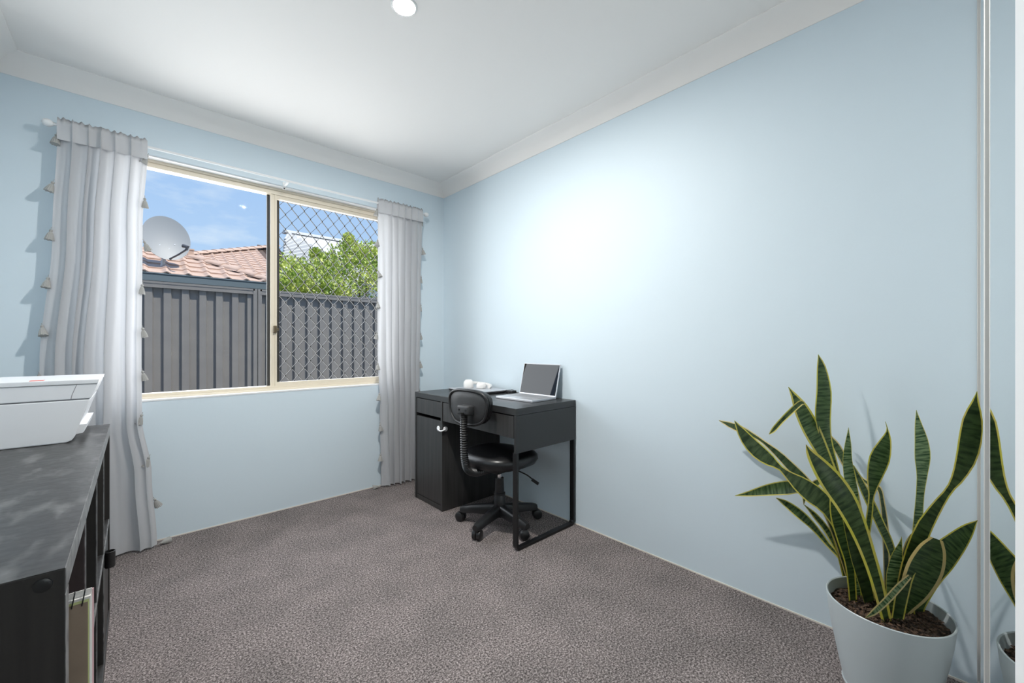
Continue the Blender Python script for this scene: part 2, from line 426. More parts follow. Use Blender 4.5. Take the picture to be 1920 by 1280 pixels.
# security screen with diamond grille outside
SCR = thing('security_screen', 'black diamond grille security screen over the sliding half of the window', 'window screen', ((MX + fx1) / 2, 3.15, fz0))
sx0, sx1, sz0, sz1, sy = MX + 0.022, fx1 - 0.02, fz0 + 0.022, fz1 - 0.030, 3.150
bm = bmesh.new()
for a in ((sx0, sx0 + 0.026, sz0, sz1), (sx1 - 0.022, sx1, sz0, sz1), (sx0, sx1, sz0, sz0 + 0.014), (sx0, sx1, sz1 - 0.016, sz1)):
    bm_box(bm, a[0], a[1], sy - 0.012, sy + 0.012, a[2], a[3])
obj('screen_frame', bm, M_screen, SCR)
PXH, PZ = 0.0405, 0.1015
def strand_mesh(sgn):
    bm = bmesh.new(); pts = []
    n = int((sz1 - sz0) / PZ * 8) + 1
    h = PZ / 2
    for i in range(int((sz1 - sz0) / PZ * 16) + 1):
        z = i * PZ / 16
        ph = (z % PZ) / PZ * 4          # triangle wave with softened corners
        tri = ph - 1 if ph < 2 else 3 - ph
        x = max(-0.90, min(0.90, tri * 1.02)) * PXH / 2 * 1.08
        pts.append((sgn * x, z))
    L, w, dpt = [], 0.0013, 0.0045
    for i, (x, z) in enumerate(pts):
        x2, z2 = pts[min(i + 1, len(pts) - 1)]; x1, z1 = pts[max(i - 1, 0)]
        t = Vector((x2 - x1, z2 - z1)).normalized(); nx, nz = -t.y * w, t.x * w
        L.append([bm.verts.new((x + nx, -dpt, z + nz)), bm.verts.new((x - nx, -dpt, z - nz)), bm.verts.new((x - nx, dpt, z - nz)), bm.verts.new((x + nx, dpt, z + nz))])
    for A, B in zip(L, L[1:]):
        for k in range(4): bm.faces.new((A[k], A[(k + 1) % 4], B[(k + 1) % 4], B[k]))
    return mesh_of('grille_strand', bm, M_screen)
sm = (strand_mesh(1), strand_mesh(-1))
clipm = mesh_of('grille_clip', box(-0.0035, 0.0035, -0.006, 0.006, -0.0065, 0.0065, 0.0015), M_screen)
ns = int((sx1 - sx0 - 0.044) / PXH) + 1
base = Vector(SCR.location)
for k in range(ns):
    xk = sx0 + 0.026 + PXH * (k + 0.5)
    if xk > sx1 - 0.03: break
    so = put('grille_strand', sm[k % 2], SCR, Vector((xk, sy, sz0 + 0.012)) - base)
    # clips at the nodes on its left side
    j = 0
    while True:
        z = PZ * j if k % 2 == 0 else PZ * (j + 0.5)
        if sz0 + 0.012 + z > sz1 - 0.02: break
        if k > 0: put('grille_clip', clipm, so, (-PXH / 2, 0, z))
        j += 1

# ---------------------------------------------------------------- curtain rod + curtains
RY, RZ = 2.914, 2.137
ROD = thing('curtain_rod', 'thin white curtain rod with round end knobs above the window', 'curtain rod', (0.7, RY, RZ))
obj('rod', tube([(-0.285, RY, RZ), (1.72, RY, RZ)], 0.0065, 12), M_white, ROD, smooth=40)
for sx, x in ((-1, -0.285), (1, 1.72)):
    obj('finial', lathe([(0.0075, 0), (0.012, sx * 0.004), (0.017, sx * 0.012), (0.018, sx * 0.022), (0.014, sx * 0.034), (0.0, sx * 0.04)], 16, (x, RY, RZ), 'X'), M_white, ROD, smooth=50)
for x in (-0.262, 0.722, 1.70):
    bm = box(x - 0.007, x + 0.007, RY - 0.005, YB + 0.001, RZ - 0.016, RZ - 0.006, 0.002)
    bm_box(bm, x - 0.009, x + 0.009, YB - 0.004, YB + 0.001, RZ - 0.035, RZ + 0.015)
    b_o = obj('bracket', bm, M_white, ROD)
    obj('screw', lathe([(0.004, 0), (0.004, -0.002), (0.002, -0.003)], 10, (x, YB - 0.004, RZ - 0.028), 'Y'), M_brass, b_o)

def tassel_mesh(name):
    bm = bmesh.new()
    bm_tube(bm, [(0, 0, 0.004), (0, 0, -0.012)], 0.0012, 6)
    bm_lathe(bm, [(0.0, -0.008), (0.005, -0.010), (0.0068, -0.015), (0.005, -0.020), (0.0045, -0.022)], 14)
    n = 28; rings = []
    for (r, h) in ((0.0045, -0.021), (0.0085, -0.028), (0.0125, -0.042), (0.0165, -0.060)):
        rings.append([bm.verts.new((r * (1 + 0.10 * (k % 2)) * math.cos(2 * math.pi * k / n), r * (1 + 0.10 * (k % 2)) * math.sin(2 * math.pi * k / n), h - (0.003 if (k % 4 == 1 and h < -0.05) else 0))) for k in range(n)])
    for A, B in zip(rings, rings[1:]):
        for k in range(n): bm.faces.new((A[k], A[(k + 1) % n], B[(k + 1) % n], B[k]))
    bm.faces.new(rings[-1])
    return mesh_of(name, bm, M_tassel)
TAS = tassel_mesh('tassel')

def lerp_tab(tab, z):
    if z >= tab[0][0]: return tab[0][1]
    for (z0, a), (z1, b) in zip(tab, tab[1:]):
        if z >= z1:
            f = (z - z1) / (z0 - z1); f = f * f * (3 - 2 * f)
            return b + (a - b) * f
    return tab[-1][1]
def curtain(name, label, left, right, ridges, seed, ycen):
    rnd = random.Random(seed)
    ztop, zbot = 2.172, 0.012
    NS, NZ = 150, 64
    T = thing(name, label, 'curtain', ((left[0][1] + right[0][1]) / 2, RY, 0), group=None)
    def surf(s, z):
        xl, xr = lerp_tab(left, z), lerp_tab(right, z)
        f = (ztop - z) / (ztop - zbot)
        y = 0; xs = 0
        for (c, w, a0, a1, drift) in ridges:       # each fold: centre, width, depth at top / bottom, sideways drift
            a0, a1, w = a0 * 1.6, a1 * 1.25, w * 0.92
            cc = c + drift * f
            g = math.exp(-((s - cc) / w) ** 2)
            y -= (a0 + (a1 - a0) * f) * g
            xs += (a0 + (a1 - a0) * f) * 0.35 * g * (-(s - cc) / w)
        y += 0.004 * math.sin(23 * s + 5 * z + seed) * (0.4 + f) + 0.002 * math.sin(61 * s - 3 * z)
        x = xl + (xr - xl) * s + xs
        y = lerp_tab(ycen, z) + y
        return Vector((x, min(y, YB - 0.012), z))
    bm = bmesh.new(); grid = []
    zh = 2.065
    for j in range(NZ + 1):
        z = zh + 0.004 + (zbot - zh - 0.004) * j / NZ
        grid.append([bm.verts.new(surf(i / NS, z)) for i in range(NS + 1)])
    for A, B in zip(grid, grid[1:]):
        for i in range(NS):
            f = bm.faces.new((A[i], A[i + 1], B[i + 1], B[i]))
            f.material_index = 1 if (i < 4 or i >= NS - 4) else 0
    for A, B in ((grid[-3], grid[-2]),):
        pass
    obj('panel', bm, [M_curtain, M_hem], T, smooth=180)
    # gathered rod pocket: doubled cloth front, over the rod and down the back
    bm = bmesh.new(); grid = []
    n = 14
    for j in range(n + 1):
        row = []
        for i in range(NS + 1):
            s = i / NS
            p0 = surf(s, zh); wob = 0.004 * math.sin(70 * s + seed) + 0.003 * math.sin(131 * s)
            if j <= 8:
                f = j / 8; z = zh + (RZ + 0.008 - zh) * f
                yf = min(p0.y, RY - 0.013) * (1 - f) + (RY - 0.013 + (p0.y - RY) * 0.45) * f
                row.append(Vector((p0.x, min(yf, RY - 0.010) - 0.003, z)))
            elif j <= 10:
                f = (j - 8) / 2
                row.append(Vector((p0.x, RY - 0.013 * (1 - f) + 0.012 * f + (p0.y - RY) * 0.3 * (1 - f), RZ + 0.012 + 0.022 * math.sin(math.pi * f) + (wob + 0.004) * (1 if f < 1 else 0))))
            else:
                f = (j - 10) / 4
                row.append(Vector((p0.x, RY + 0.013 + 0.006 * f, RZ + 0.012 - (RZ + 0.012 - zh) * f)))
        grid.append([bm.verts.new(v) for v in row])
    for A, B in zip(grid, grid[1:]):
        for i in range(NS): bm.faces.new((A[i], A[i + 1], B[i + 1], B[i]))
    obj('rod_pocket', bm, M_header, T, smooth=180)
    off = Vector(T.location)
    for side, s in ((-1, 0.0), (1, 1.0)):
        for k in range(10):
            z = 2.10 - 0.229 * k
            lean = rnd.uniform(0.1, 0.42) * side
            if k == 9:
                p = surf(s, 0.02); put('tassel', TAS, T, Vector((p.x + side * 0.004, p.y - 0.012, 0.017)) - off, (math.radians(rnd.uniform(-15, 15)), -side * math.radians(86), 0.4 * side))
            else:
                p = surf(s, z); put('tassel', TAS, T, Vector((p.x + side * 0.002, p.y - 0.002, z)) - off, (rnd.uniform(-0.1, 0.1), -lean, rnd.uniform(0, 3)))
    return T
curtain('curtain', 'sheer grey tasselled curtain hanging behind the printer and dark shelf unit',
        [(2.17, -0.272), (1.6, -0.290), (1.0, -0.330), (0.01, -0.365)],
        [(2.17, 0.052), (1.7, 0.030), (1.0, 0.026), (0.7, 0.028), (0.4, 0.066), (0.01, 0.088)],
        [(0.16, 0.050, 0.016, 0.050, -0.02), (0.33, 0.035, 0.020, 0.040, -0.05), (0.47, 0.030, 0.030, 0.045, -0.10), (0.62, 0.045, 0.022, 0.050, -0.02), (0.80, 0.040, 0.024, 0.030, 0.05), (0.93, 0.030, 0.010, 0.020, 0.02)],
        3, [(2.17, 2.917), (1.5, 2.918), (0.8, 2.915), (0.01, 2.905)])
curtain('curtain', 'sheer grey tasselled curtain bunched at the wall corner behind the desk',
        [(2.17, 1.328), (1.6, 1.335), (1.0, 1.336), (0.6, 1.352), (0.01, 1.372)],
        [(2.17, 1.705), (1.5, 1.700), (0.9, 1.690), (0.01, 1.68)],
        [(0.12, 0.040, 0.010, 0.030, 0.05), (0.27, 0.030, 0.018, 0.034, 0.02), (0.41, 0.030, 0.018, 0.044, 0.03), (0.56, 0.032, 0.020, 0.040, 0.0), (0.70, 0.030, 0.022, 0.040, 0.02), (0.85, 0.034, 0.018, 0.034, 0.0), (0.96, 0.025, 0.008, 0.018, 0.0)],
        8, [(2.17, 2.917), (1.5, 2.930), (0.8, 2.932), (0.01, 2.945)])

# ---------------------------------------------------------------- wardrobe sliding doors with mirrors (behind / beside the camera)
def mirror_door(n, x0, x1, yface, label, stile=0.030, prot=0.0037):
    D = sthing('door_%d' % n, label, ((x0 + x1) / 2, yface - 0.01, 0))
    obj('mirror_pane', box(x0 + 0.004, x1 - 0.004, yface - 0.006, yface, 0.02, 2.28), M_mirror, D)
    for a, b in ((x0, x0 + stile), (x1 - 0.012, x1)):
        obj('stile', box(a, b, yface - 0.010, yface + prot, 0.012, 2.29, 0.001, 1), M_alu, D)
    bm = bmesh.new(); bm_box(bm, x0, x1, yface - 0.010, yface + prot * 0.8, 0.005, 0.03); bm_box(bm, x0, x1, yface - 0.010, yface + prot * 0.8, 2.27, 2.295)
    obj('rail', bm, M_alu, D)
    return D
mirror_door(1, 1.16, XR - 0.001, -0.0505, 'mirrored sliding wardrobe door beside the potted plant', stile=0.012)
mirror_door(2, 0.24, 1.172, -0.040, 'mirrored sliding wardrobe door in the middle track', stile=0.02)
D3 = sthing('door_3', 'white sliding wardrobe door in the front track', (-0.1, -0.03, 0))
obj('door_panel', box(XL + 0.002, 0.262, -0.030, -0.024, 0.02, 2.28), M_mirror, D3)
obj('stile', box(0.258, 0.300, -0.0325, -0.0188, 0.012, 2.29, 0.001, 1), M_white, D3)

# ---------------------------------------------------------------- ceiling downlight
lp = atZ(758, 11, ZC); lp.z = ZC
LMP = thing('ceiling_downlight', 'small round glowing white downlight set in the ceiling', 'lamp', lp)
obj('trim_ring', lathe([(0.0415, -0.003), (0.043, -0.005), (0.049, -0.004), (0.052, -0.001), (0.052, 0.001)], 32, lp), M_bulbholder, LMP, smooth=30)
obj('diffuser', lathe([(0.0, -0.0035), (0.025, -0.0035), (0.0418, -0.0030), (0.0418, 0.0)], 32, lp), emit('glowing_diffuser', (1.0, 0.97, 0.92), BULB_STRENGTH), LMP, smooth=60)

# ---------------------------------------------------------------- shelf unit (4 x 2 cubes lying on its side)
KX0, KX1, KY0, KY1, KZ = XL + 0.022, -0.074, 0.868, 2.305, 0.768
SH = thing('shelf_unit', 'worn black brown cube shelf unit along the side wall', 'shelf', ((KX0 + KX1) / 2, (KY0 + KY1) / 2, 0))
top = obj('top_panel', box(KX0, KX1, KY0 + 0.0382, KY1, KZ - 0.038, KZ - 0.001, 0.001), M_black, SH)
obj('top_veneer', box(KX0, KX1, KY0 + 0.0005, KY1, KZ - 0.0015, KZ), M_shelftop, top)
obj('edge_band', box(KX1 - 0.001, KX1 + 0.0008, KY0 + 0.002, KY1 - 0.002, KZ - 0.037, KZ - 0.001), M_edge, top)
obj('bottom_panel', box(KX0, KX1, KY0 + 0.0382, KY1, 0.0, 0.038, 0.001), M_black, SH)
for y in (KY0, KY1 - 0.038):
    e = obj('end_panel', box(KX0, KX1, y, y + 0.038, 0.0 if y == KY0 else 0.038, KZ - (0.0012 if y == KY0 else 0.038), 0.001), M_black, SH)
    if y == KY0:
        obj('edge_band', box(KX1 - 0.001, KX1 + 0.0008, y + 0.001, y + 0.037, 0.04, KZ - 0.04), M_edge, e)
        for xx in (-0.118,):
            sp = atY(80, 1100, KY0)
            obj('screw_cap', lathe([(0.0, -0.0025), (0.006, -0.0025), (0.0095, -0.0015), (0.010, 0.001)], 20, (sp.x, KY0, sp.z + 0.002), 'Y'), M_plast, e, smooth=40)
DIV = (1.225, 1.565, 1.905)
MZ = 0.398
for y in DIV:
    dv = obj('divider', box(KX0 + 0.004, KX1 - 0.002, y - 0.008, y + 0.008, 0.038, KZ - 0.038), M_black, SH)
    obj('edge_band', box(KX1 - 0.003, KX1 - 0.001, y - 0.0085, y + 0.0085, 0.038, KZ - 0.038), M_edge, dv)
ys = [KY0 + 0.038] + [v for y in DIV for v in (y - 0.008, y + 0.008)] + [KY1 - 0.038]
for a, b in zip(ys[0::2], ys[1::2]):
    s_ = obj('cube_shelf', box(KX0 + 0.004, KX1 - 0.002, a, b, MZ - 0.016, MZ), M_shelftop, SH)
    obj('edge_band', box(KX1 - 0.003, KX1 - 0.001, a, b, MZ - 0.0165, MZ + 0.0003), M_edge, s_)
# door insert with a round cup pull in the far lower cube
dr = obj('door_insert', box(KX1 - 0.02, KX1 - 0.004, DIV[2] + 0.012, KY1 - 0.042, 0.042, MZ - 0.02, 0.001), M_black, SH)
cpy = 1.985
obj('cup_pull', lathe([(0.0, 0.318), (0.013, 0.318), (0.0145, 0.322), (0.0145, 0.372), (0.0132, 0.373), (0.0128, 0.326), (0.0, 0.324)], 20, (KX1 + 0.0100, cpy, 0)), M_plast, dr, smooth=40)

# ---------------------------------------------------------------- spiral notebook poking out of the near cube
NB = thing('spiral_notebook', 'brown card spiral notebook sticking out of the near shelf cube', 'notebook', (-0.13, 1.0, 0.40))
ny = 0.995
nx0, nx1, nz0, nz1 = -0.225, -0.052, MZ + 0.001, 0.672
obj('back_cover', box(nx0, nx1 - 0.0065, ny, ny + 0.0015, nz0, nz1 - 0.018), M_card, NB)
obj('pages', box(nx0, nx1 - 0.0035, ny + 0.0015, ny + 0.010, nz0, nz1 - 0.010), M_paper, NB)
obj('divider_sheet', box(nx0, nx1 - 0.0050, ny + 0.0005, ny + 0.0016, nz0, nz1 - 0.014), M_yel, NB)
obj('front_cover', box(nx0, nx1, ny + 0.010, ny + 0.012, nz0, nz1 - 0.002), M_pink, NB)
obj('tab_sheet', box(nx0, nx1 - 0.002, ny + 0.0088, ny + 0.010, nz0, nz1), M_paper, NB)
for k in range(14):
    xx = nx1 - 0.012 - k * 0.0118
    pts = [(xx + 0.002 * math.sin(a), ny + 0.006 + 0.010 * math.cos(a), nz1 - 0.012 + 0.013 * math.sin(a)) for a in [2 * math.pi * i / 16 for i in range(16)]]
    obj('wire_loop', tube(pts, 0.0010, 6, True), M_metalblk, NB)

# ---------------------------------------------------------------- printer on the shelf
PY0, PY1 = 1.955, 2.285
PR = thing('printer', 'white compact inkjet printer on top of the dark shelf unit', 'printer', (-0.27, (PY0 + PY1) / 2, KZ))
zt = KZ
def rnd_poly(p): return p
body = [(-0.445, zt + 0.001), (-0.165, zt + 0.001), (-0.152, zt + 0.006), (-0.146, zt + 0.016), (-0.110, zt + 0.137), (-0.458, zt + 0.137)]
pb = obj('lower_body', prism(body, PY0, PY1, 'Y', 0.003), M_printer, PR)
obj('seam', prism([(-0.455, zt + 0.136), (-0.112, zt + 0.136), (-0.112, zt + 0.141), (-0.455, zt + 0.141)], PY0 + 0.003, PY1 - 0.003), M_seam, PR)
obj('scanner_unit', prism([(-0.460, zt + 0.1405), (-0.1085, zt + 0.1405), (-0.092, zt + 0.188), (-0.464, zt + 0.188)], PY0, PY1, 'Y', 0.002), M_printer, PR)
obj('scanner_lid', prism([(-0.466, zt + 0.189), (-0.0915, zt + 0.189), (-0.0880, zt + 0.203), (-0.460, zt + 0.204)], PY0 - 0.002, PY1 + 0.002, 'Y', 0.002), M_printer2, PR)
obj('panel_gap', prism([(-0.1545, zt + 0.140), (-0.1530, zt + 0.140), (-0.1500, zt + 0.156), (-0.140, zt + 0.187), (-0.1415, zt + 0.187), (-0.1515, zt + 0.156)], PY0 - 0.0004, PY0 + 0.004), M_seam, PR)
obj('output_tray', prism([(-0.150, zt + 0.022), (-0.128, zt + 0.026), (-0.1245, zt + 0.030), (-0.1180, zt + 0.055), (-0.140, zt + 0.055)], PY0 + 0.012, PY1 - 0.012, 'Y', 0.001), M_printer2, PR)
obj('red_mark', box(-0.245, -0.215, PY0 + 0.02, PY0 + 0.05, zt + 0.2035, zt + 0.2046), mat('red_sticker', (0.75, 0.18, 0.14), 0.5), PR)

# ---------------------------------------------------------------- desk
DX0, DX1, DY0, DY1, DZ = 1.462, 1.955, 1.553, 2.603, 0.750
CY = 2.252       # near side of the cabinet
DK = thing('desk', 'black brown writing desk with a drawer, cabinet and metal loop leg', 'desk', ((DX0 + DX1) / 2, (DY0 + DY1) / 2, 0))
obj('desk_top', box(DX0, DX1, DY0, DY1, DZ - 0.036, DZ, 0.0015), M_desktop, DK)
obj('side_panel', box(DX0, DX1, DY0, DY0 + 0.016, 0.515, DZ - 0.0375, 0.001), M_desktop, DK)
obj('side_panel', box(DX0, DX1, DY1 - 0.018, DY1, 0.002, DZ - 0.036, 0.001), M_desk, DK)
obj('side_panel', box(DX0, DX1, CY, CY + 0.018, 0.002, DZ - 0.036, 0.001), M_desk, DK)
obj('back_panel', box(DX1 - 0.012, DX1 - 0.001, DY0 + 0.016, CY, 0.52, DZ - 0.036), M_desk, DK)
obj('cabinet_bottom', box(DX0 + 0.004, DX1, CY + 0.018, DY1 - 0.018, 0.002, 0.034), M_desk, DK)
obj('cabinet_back', box(DX1 - 0.012, DX1 - 0.002, CY + 0.018, DY1 - 0.018, 0.034, DZ - 0.036), M_metalblk, DK)
dw = obj('drawer', box(DX0 + 0.003, DX0 + 0.021, DY0 + 0.022, CY - 0.004, 0.590, DZ - 0.042, 0.001), M_desk, DK)
obj('drawer_box', box(DX0 + 0.021, DX1 - 0.05, DY0 + 0.035, CY - 0.02, 0.598, DZ - 0.06), M_desk, dw)
dw2 = obj('drawer', box(DX0 + 0.003, DX0 + 0.021, CY + 0.021, DY1 - 0.022, 0.607, DZ - 0.042, 0.001), M_desk, DK)
obj('drawer_box', box(DX0 + 0.021, DX1 - 0.05, CY + 0.03, DY1 - 0.03, 0.612, DZ - 0.06), M_desk, dw2)
obj('cabinet_door', box(DX0 + 0.003, DX0 + 0.021, CY + 0.021, DY1 - 0.022, 0.038, 0.585, 0.001), M_desk, DK)
# metal loop leg
r = 0.022; zl = 0.516
def loop_leg():
    w, t = 0.016, 0.014
    path = [(DX0 + 0.012, zl)]
    cx0, cx1 = DX0 + 0.012, DX1 - 0.010
    for a in range(0, 91, 15):
        q = math.radians(a); path.append((cx0 + r - r * math.cos(q), 0.008 + r - r * math.sin(q)))
    for a in range(0, 91, 15):
        q = math.radians(a); path.append((cx1 - r + r * math.sin(q), 0.008 + r - r * math.cos(q)))
    path.append((cx1, zl))
    bm = bmesh.new(); R = []
    for i, (x, z) in enumerate(path):
        x1, z1 = path[max(i - 1, 0)]; x2, z2 = path[min(i + 1, len(path) - 1)]
        tx, tz = x2 - x1, z2 - z1; l = math.hypot(tx, tz); nx, nz = -tz / l * t / 2, tx / l * t / 2
        R.append([bm.verts.new(p) for p in ((x + nx, DY0 + 0.001, z + nz), (x - nx, DY0 + 0.001, z - nz), (x - nx, DY0 + 0.001 + 0.030, z - nz), (x + nx, DY0 + 0.031, z + nz))])
    for A, B in zip(R, R[1:]):
        for k in range(4): bm.faces.new((A[k], A[(k + 1) % 4], B[(k + 1) % 4], B[k]))
    bm.faces.new(R[0]); bm.faces.new(R[-1])
    return bm
obj('loop_leg', loop_leg(), M_metalblk, DK)
# child safety strap on the cabinet corner
c1 = (DX0 + 0.003, CY + 0.045, 0.540); c2 = (DX0 + 0.02, CY, 0.5345)
st = obj('safety_strap', tube(curve_pts([(DX0 - 0.004, CY + 0.045, 0.533), (DX0 - 0.008, CY + 0.02, 0.526), (DX0 - 0.010, CY - 0.006, 0.527), (DX0 + 0.008, CY - 0.009, 0.532), (DX0 + 0.022, CY - 0.006, 0.535)], 14), 0.0045, 8), M_white, DK, smooth=50)
obj('strap_pad', lathe([(0.0, -0.008), (0.012, -0.008), (0.016, -0.005), (0.016, 0.001)], 20, (DX0 + 0.003, CY + 0.045, 0.535), 'X'), M_white, st, smooth=40)
obj('strap_pad', lathe([(0.0, -0.008), (0.012, -0.008), (0.016, -0.005), (0.016, 0.001)], 20, (DX0 + 0.024, CY, 0.536), 'Y'), M_white, st, smooth=40)

# ---------------------------------------------------------------- laptops, headphones, charger
LT = thing('laptop', 'open silver laptop with a glossy dark screen on the desk', 'laptop', (1.775, 1.80, DZ), math.radians(3))
def lobj(n, bm, m, p, sm=None): return obj(n, bm, m, p, sm, world=False)
lbase = lobj('base', box(-0.110, 0.110, -0.152, 0.152, 0.001, 0.015, 0.003), M_silver, LT)
lobj('keyboard', box(-0.030, 0.085, -0.135, 0.135, 0.0145, 0.0160), M_keys, lbase)
lobj('trackpad', box(-0.100, -0.042, -0.05, 0.05, 0.0145, 0.0154), M_silver, lbase)
tilt = math.radians(14)
lid_bm = box(-0.004, 0.004, -0.152, 0.152, 0.0, 0.205, 0.0025)
bmesh.ops.transform(lid_bm, matrix=Matrix.Translation((0.108, 0, 0.012)) @ Matrix.Rotation(tilt, 4, 'Y'), verts=lid_bm.verts)
lid = lobj('lid', lid_bm, M_silver, LT)
scr_bm = box(-0.0048, -0.0030, -0.147, 0.147, 0.008, 0.200)
bmesh.ops.transform(scr_bm, matrix=Matrix.Translation((0.108, 0, 0.012)) @ Matrix.Rotation(tilt, 4, 'Y'), verts=scr_bm.verts)
lobj('screen', scr_bm, M_glossblk, lid)

L2 = thing('closed_laptop', 'closed silver laptop under the white headphones', 'laptop', (1.795, 2.305, DZ), math.radians(-4))
lobj('base', box(-0.128, 0.128, -0.190, 0.190, 0.003, 0.013, 0.003), M_plast, L2)
lobj('lid', box(-0.128, 0.128, -0.190, 0.190, 0.0135, 0.021, 0.003), M_silver, L2)
for sx in (-0.1, 0.1):
    for sy_ in (-0.16, 0.16): lobj('rubber_foot', box(sx - 0.01, sx + 0.01, sy_ - 0.01, sy_ + 0.01, 0.0, 0.004), M_plast, L2)

HP = thing('headphones', 'white over-ear headphones lying on the closed laptop', 'headphones', (1.83, 2.33, DZ + 0.021), math.radians(35))
arc = [(0.085 * math.sin(a), 0.075 * math.cos(a) * 1.05, 0.0225 + 0.010 * math.cos(a)) for a in [math.radians(-15 + k * 10) for k in range(0, 22)]]
lobj('headband', tube(arc, [0.012] * len(arc), 10), M_headphone, HP, 60)
def earcup(cx, cy, z0, h, r):
    return lathe([(0.0, z0), (r * 0.8, z0), (r, z0 + 0.006), (r, z0 + h * 0.55), (r * 0.9, z0 + h * 0.8), (r * 0.6, z0 + h), (0.0, z0 + h)], 24, (cx, cy, 0))
lobj('ear_cup', earcup(-0.022, 0.076, 0.0, 0.060, 0.036), M_headphone, HP, 50)
lobj('ear_cup', earcup(-0.026, -0.020, 0.0, 0.042, 0.035), M_headphone, HP, 50)
CH = thing('laptop_charger', 'small black charger brick with a coiled cable near the wall', 'charger', (1.90, 2.09, DZ))
obj('brick', box(1.875, 1.915, 2.03, 2.10, DZ, DZ + 0.022, 0.004), M_plast, CH)
obj('cable', tube(curve_pts([(1.895, 2.10, DZ + 0.010), (1.915, 2.11, DZ + 0.010), (1.936, 2.105, DZ + 0.018), (1.945, 2.08, DZ + 0.012), (1.93, 2.05, DZ + 0.004), (1.935, 1.98, DZ + 0.004), (1.93, 1.93, DZ + 0.004)], 40), 0.0028, 8), M_plast, CH, smooth=60)
obj('cable', tube(curve_pts([(1.875, 2.06, DZ + 0.010), (1.86, 2.055, DZ + 0.006), (1.845, 2.02, DZ + 0.004), (1.85, 1.98, DZ + 0.004), (1.872, 1.955, DZ + 0.006)], 30), 0.0022, 8), M_plast, CH, smooth=60)

# ---------------------------------------------------------------- office chair
CH_ROT = math.radians(7)
OC = thing('office_chair', 'black vinyl swivel office chair pushed under the desk', 'chair', (1.614, 1.861, 0), CH_ROT)
# base star + casters (angles in room space)
hub = lobj('hub', lathe([(0.0, 0.055), (0.030, 0.055), (0.034, 0.065), (0.034, 0.185), (0.030, 0.19), (0.0, 0.19)], 24), M_plast, OC, 40)
for k in range(5):
    a = math.radians(196 + 72 * k) - CH_ROT
    ca, sa = math.cos(a), math.sin(a)
    bm = bmesh.new(); R = []
    for (d_, hw, zt_, zb_) in ((0.02, 0.026, 0.128, 0.066), (0.08, 0.024, 0.120, 0.066), (0.16, 0.022, 0.108, 0.064), (0.225, 0.021, 0.096, 0.058), (0.248, 0.016, 0.088, 0.060)):
        ring = []
        for (yy, zz) in ((-hw, zb_), (-hw, zt_ - 0.012), (-hw * 0.55, zt_), (hw * 0.55, zt_), (hw, zt_ - 0.012), (hw, zb_)):
            ring.append(bm.verts.new((d_ * ca - yy * sa, d_ * sa + yy * ca, zz)))
        R.append(ring)
    for A, B in zip(R, R[1:]):
        for j in range(6): bm.faces.new((A[j], A[(j + 1) % 6], B[(j + 1) % 6], B[j]))
    bm.faces.new(R[0]); bm.faces.new(R[-1])
    arm = lobj('base_arm', bm, M_plast, OC, 50)
    cxx, cyy = 0.235 * ca, 0.235 * sa
    cr = math.radians([20, 150, -35, 60, 100][k])      # caster swivel
    ux, uy = math.cos(cr), math.sin(cr)
    ox, oy = cxx + ux * 0.014, cyy + uy * 0.014
    bm = bmesh.new()
    for sgn in (-1, 1):
        c0 = Vector((ox - uy * sgn * 0.014, oy + ux * sgn * 0.014, 0.0290)); ax = Vector((-uy, ux, 0))
        prev = None
        for (rr, hh) in ((0.0, 0.011), (0.022, 0.012), (0.0275, 0.008), (0.0290, -0.004), (0.0290, -0.011), (0.0, -0.011)):
            ring = []
            for j in range(20):
                q = 2 * math.pi * j / 20
                v = c0 + ax * (sgn * hh) + Vector((ux, uy, 0)) * (rr * math.cos(q)) + Vector((0, 0, 1)) * (rr * math.sin(q))
                ring.append(bm.verts.new(v))
            if prev:
                for j in range(20): bm.faces.new((prev[j], prev[(j + 1) % 20], ring[(j + 1) % 20], ring[j]))
            prev = ring
    bmesh.ops.remove_doubles(bm, verts=bm.verts, dist=1e-5)
    bm_tube(bm, [(cxx, cyy, 0.046), (cxx, cyy, 0.064)], 0.009, 10)
    lobj('caster', bm, M_plast, arm, 40)
lobj('gas_cover', lathe([(0.0, 0.185), (0.0345, 0.185), (0.0345, 0.196), (0.0290, 0.200), (0.0250, 0.285), (0.0, 0.285)], 24), M_plast, OC, 35)
lobj('gas_piston', lathe([(0.013, 0.28), (0.013, 0.345)], 16), M_chrome, OC, 40)
# seat: rounded pad
def pad(a, b, z0, z1, e=2.6, n=40):
    bm = bmesh.new(); R = []
    for (k, h) in ((0.0, 0.0), (0.80, 0.0), (0.93, 0.10), (1.0, 0.42), (0.985, 0.70), (0.93, 0.88), (0.80, 0.97), (0.45, 1.0), (0.0, 1.0)):
        ring = []
        for j in range(n):
            q = 2 * math.pi * j / n; cq, sq = math.cos(q), math.sin(q)
            x = a * k * math.copysign(abs(cq) ** (2 / e), cq); y = b * k * math.copysign(abs(sq) ** (2 / e), sq)
            fr = max(0, x / a) ** 2
            ring.append(bm.verts.new((x, y, z0 + (z1 - z0) * h - 0.018 * fr)))
        R.append(ring)
    for A, B in zip(R, R[1:]):
        for j in range(n): bm.faces.new((A[j], A[(j + 1) % n], B[(j + 1) % n], B[j]))
    bmesh.ops.remove_doubles(bm, verts=bm.verts, dist=1e-5)
    return bm
seat = lobj('seat', pad(0.215, 0.215, 0.375, 0.458), M_leather, OC, 60)
lobj('seat_plate', box(-0.10, 0.10, -0.08, 0.08, 0.340, 0.377, 0.004), M_metalblk, OC)
lv = lobj('height_lever', tube(curve_pts([(0.03, -0.06, 0.352), (0.06, -0.13, 0.325), (0.075, -0.16, 0.31), (0.085, -0.20, 0.285)], 14), 0.004, 8), M_metalblk, OC, 50)
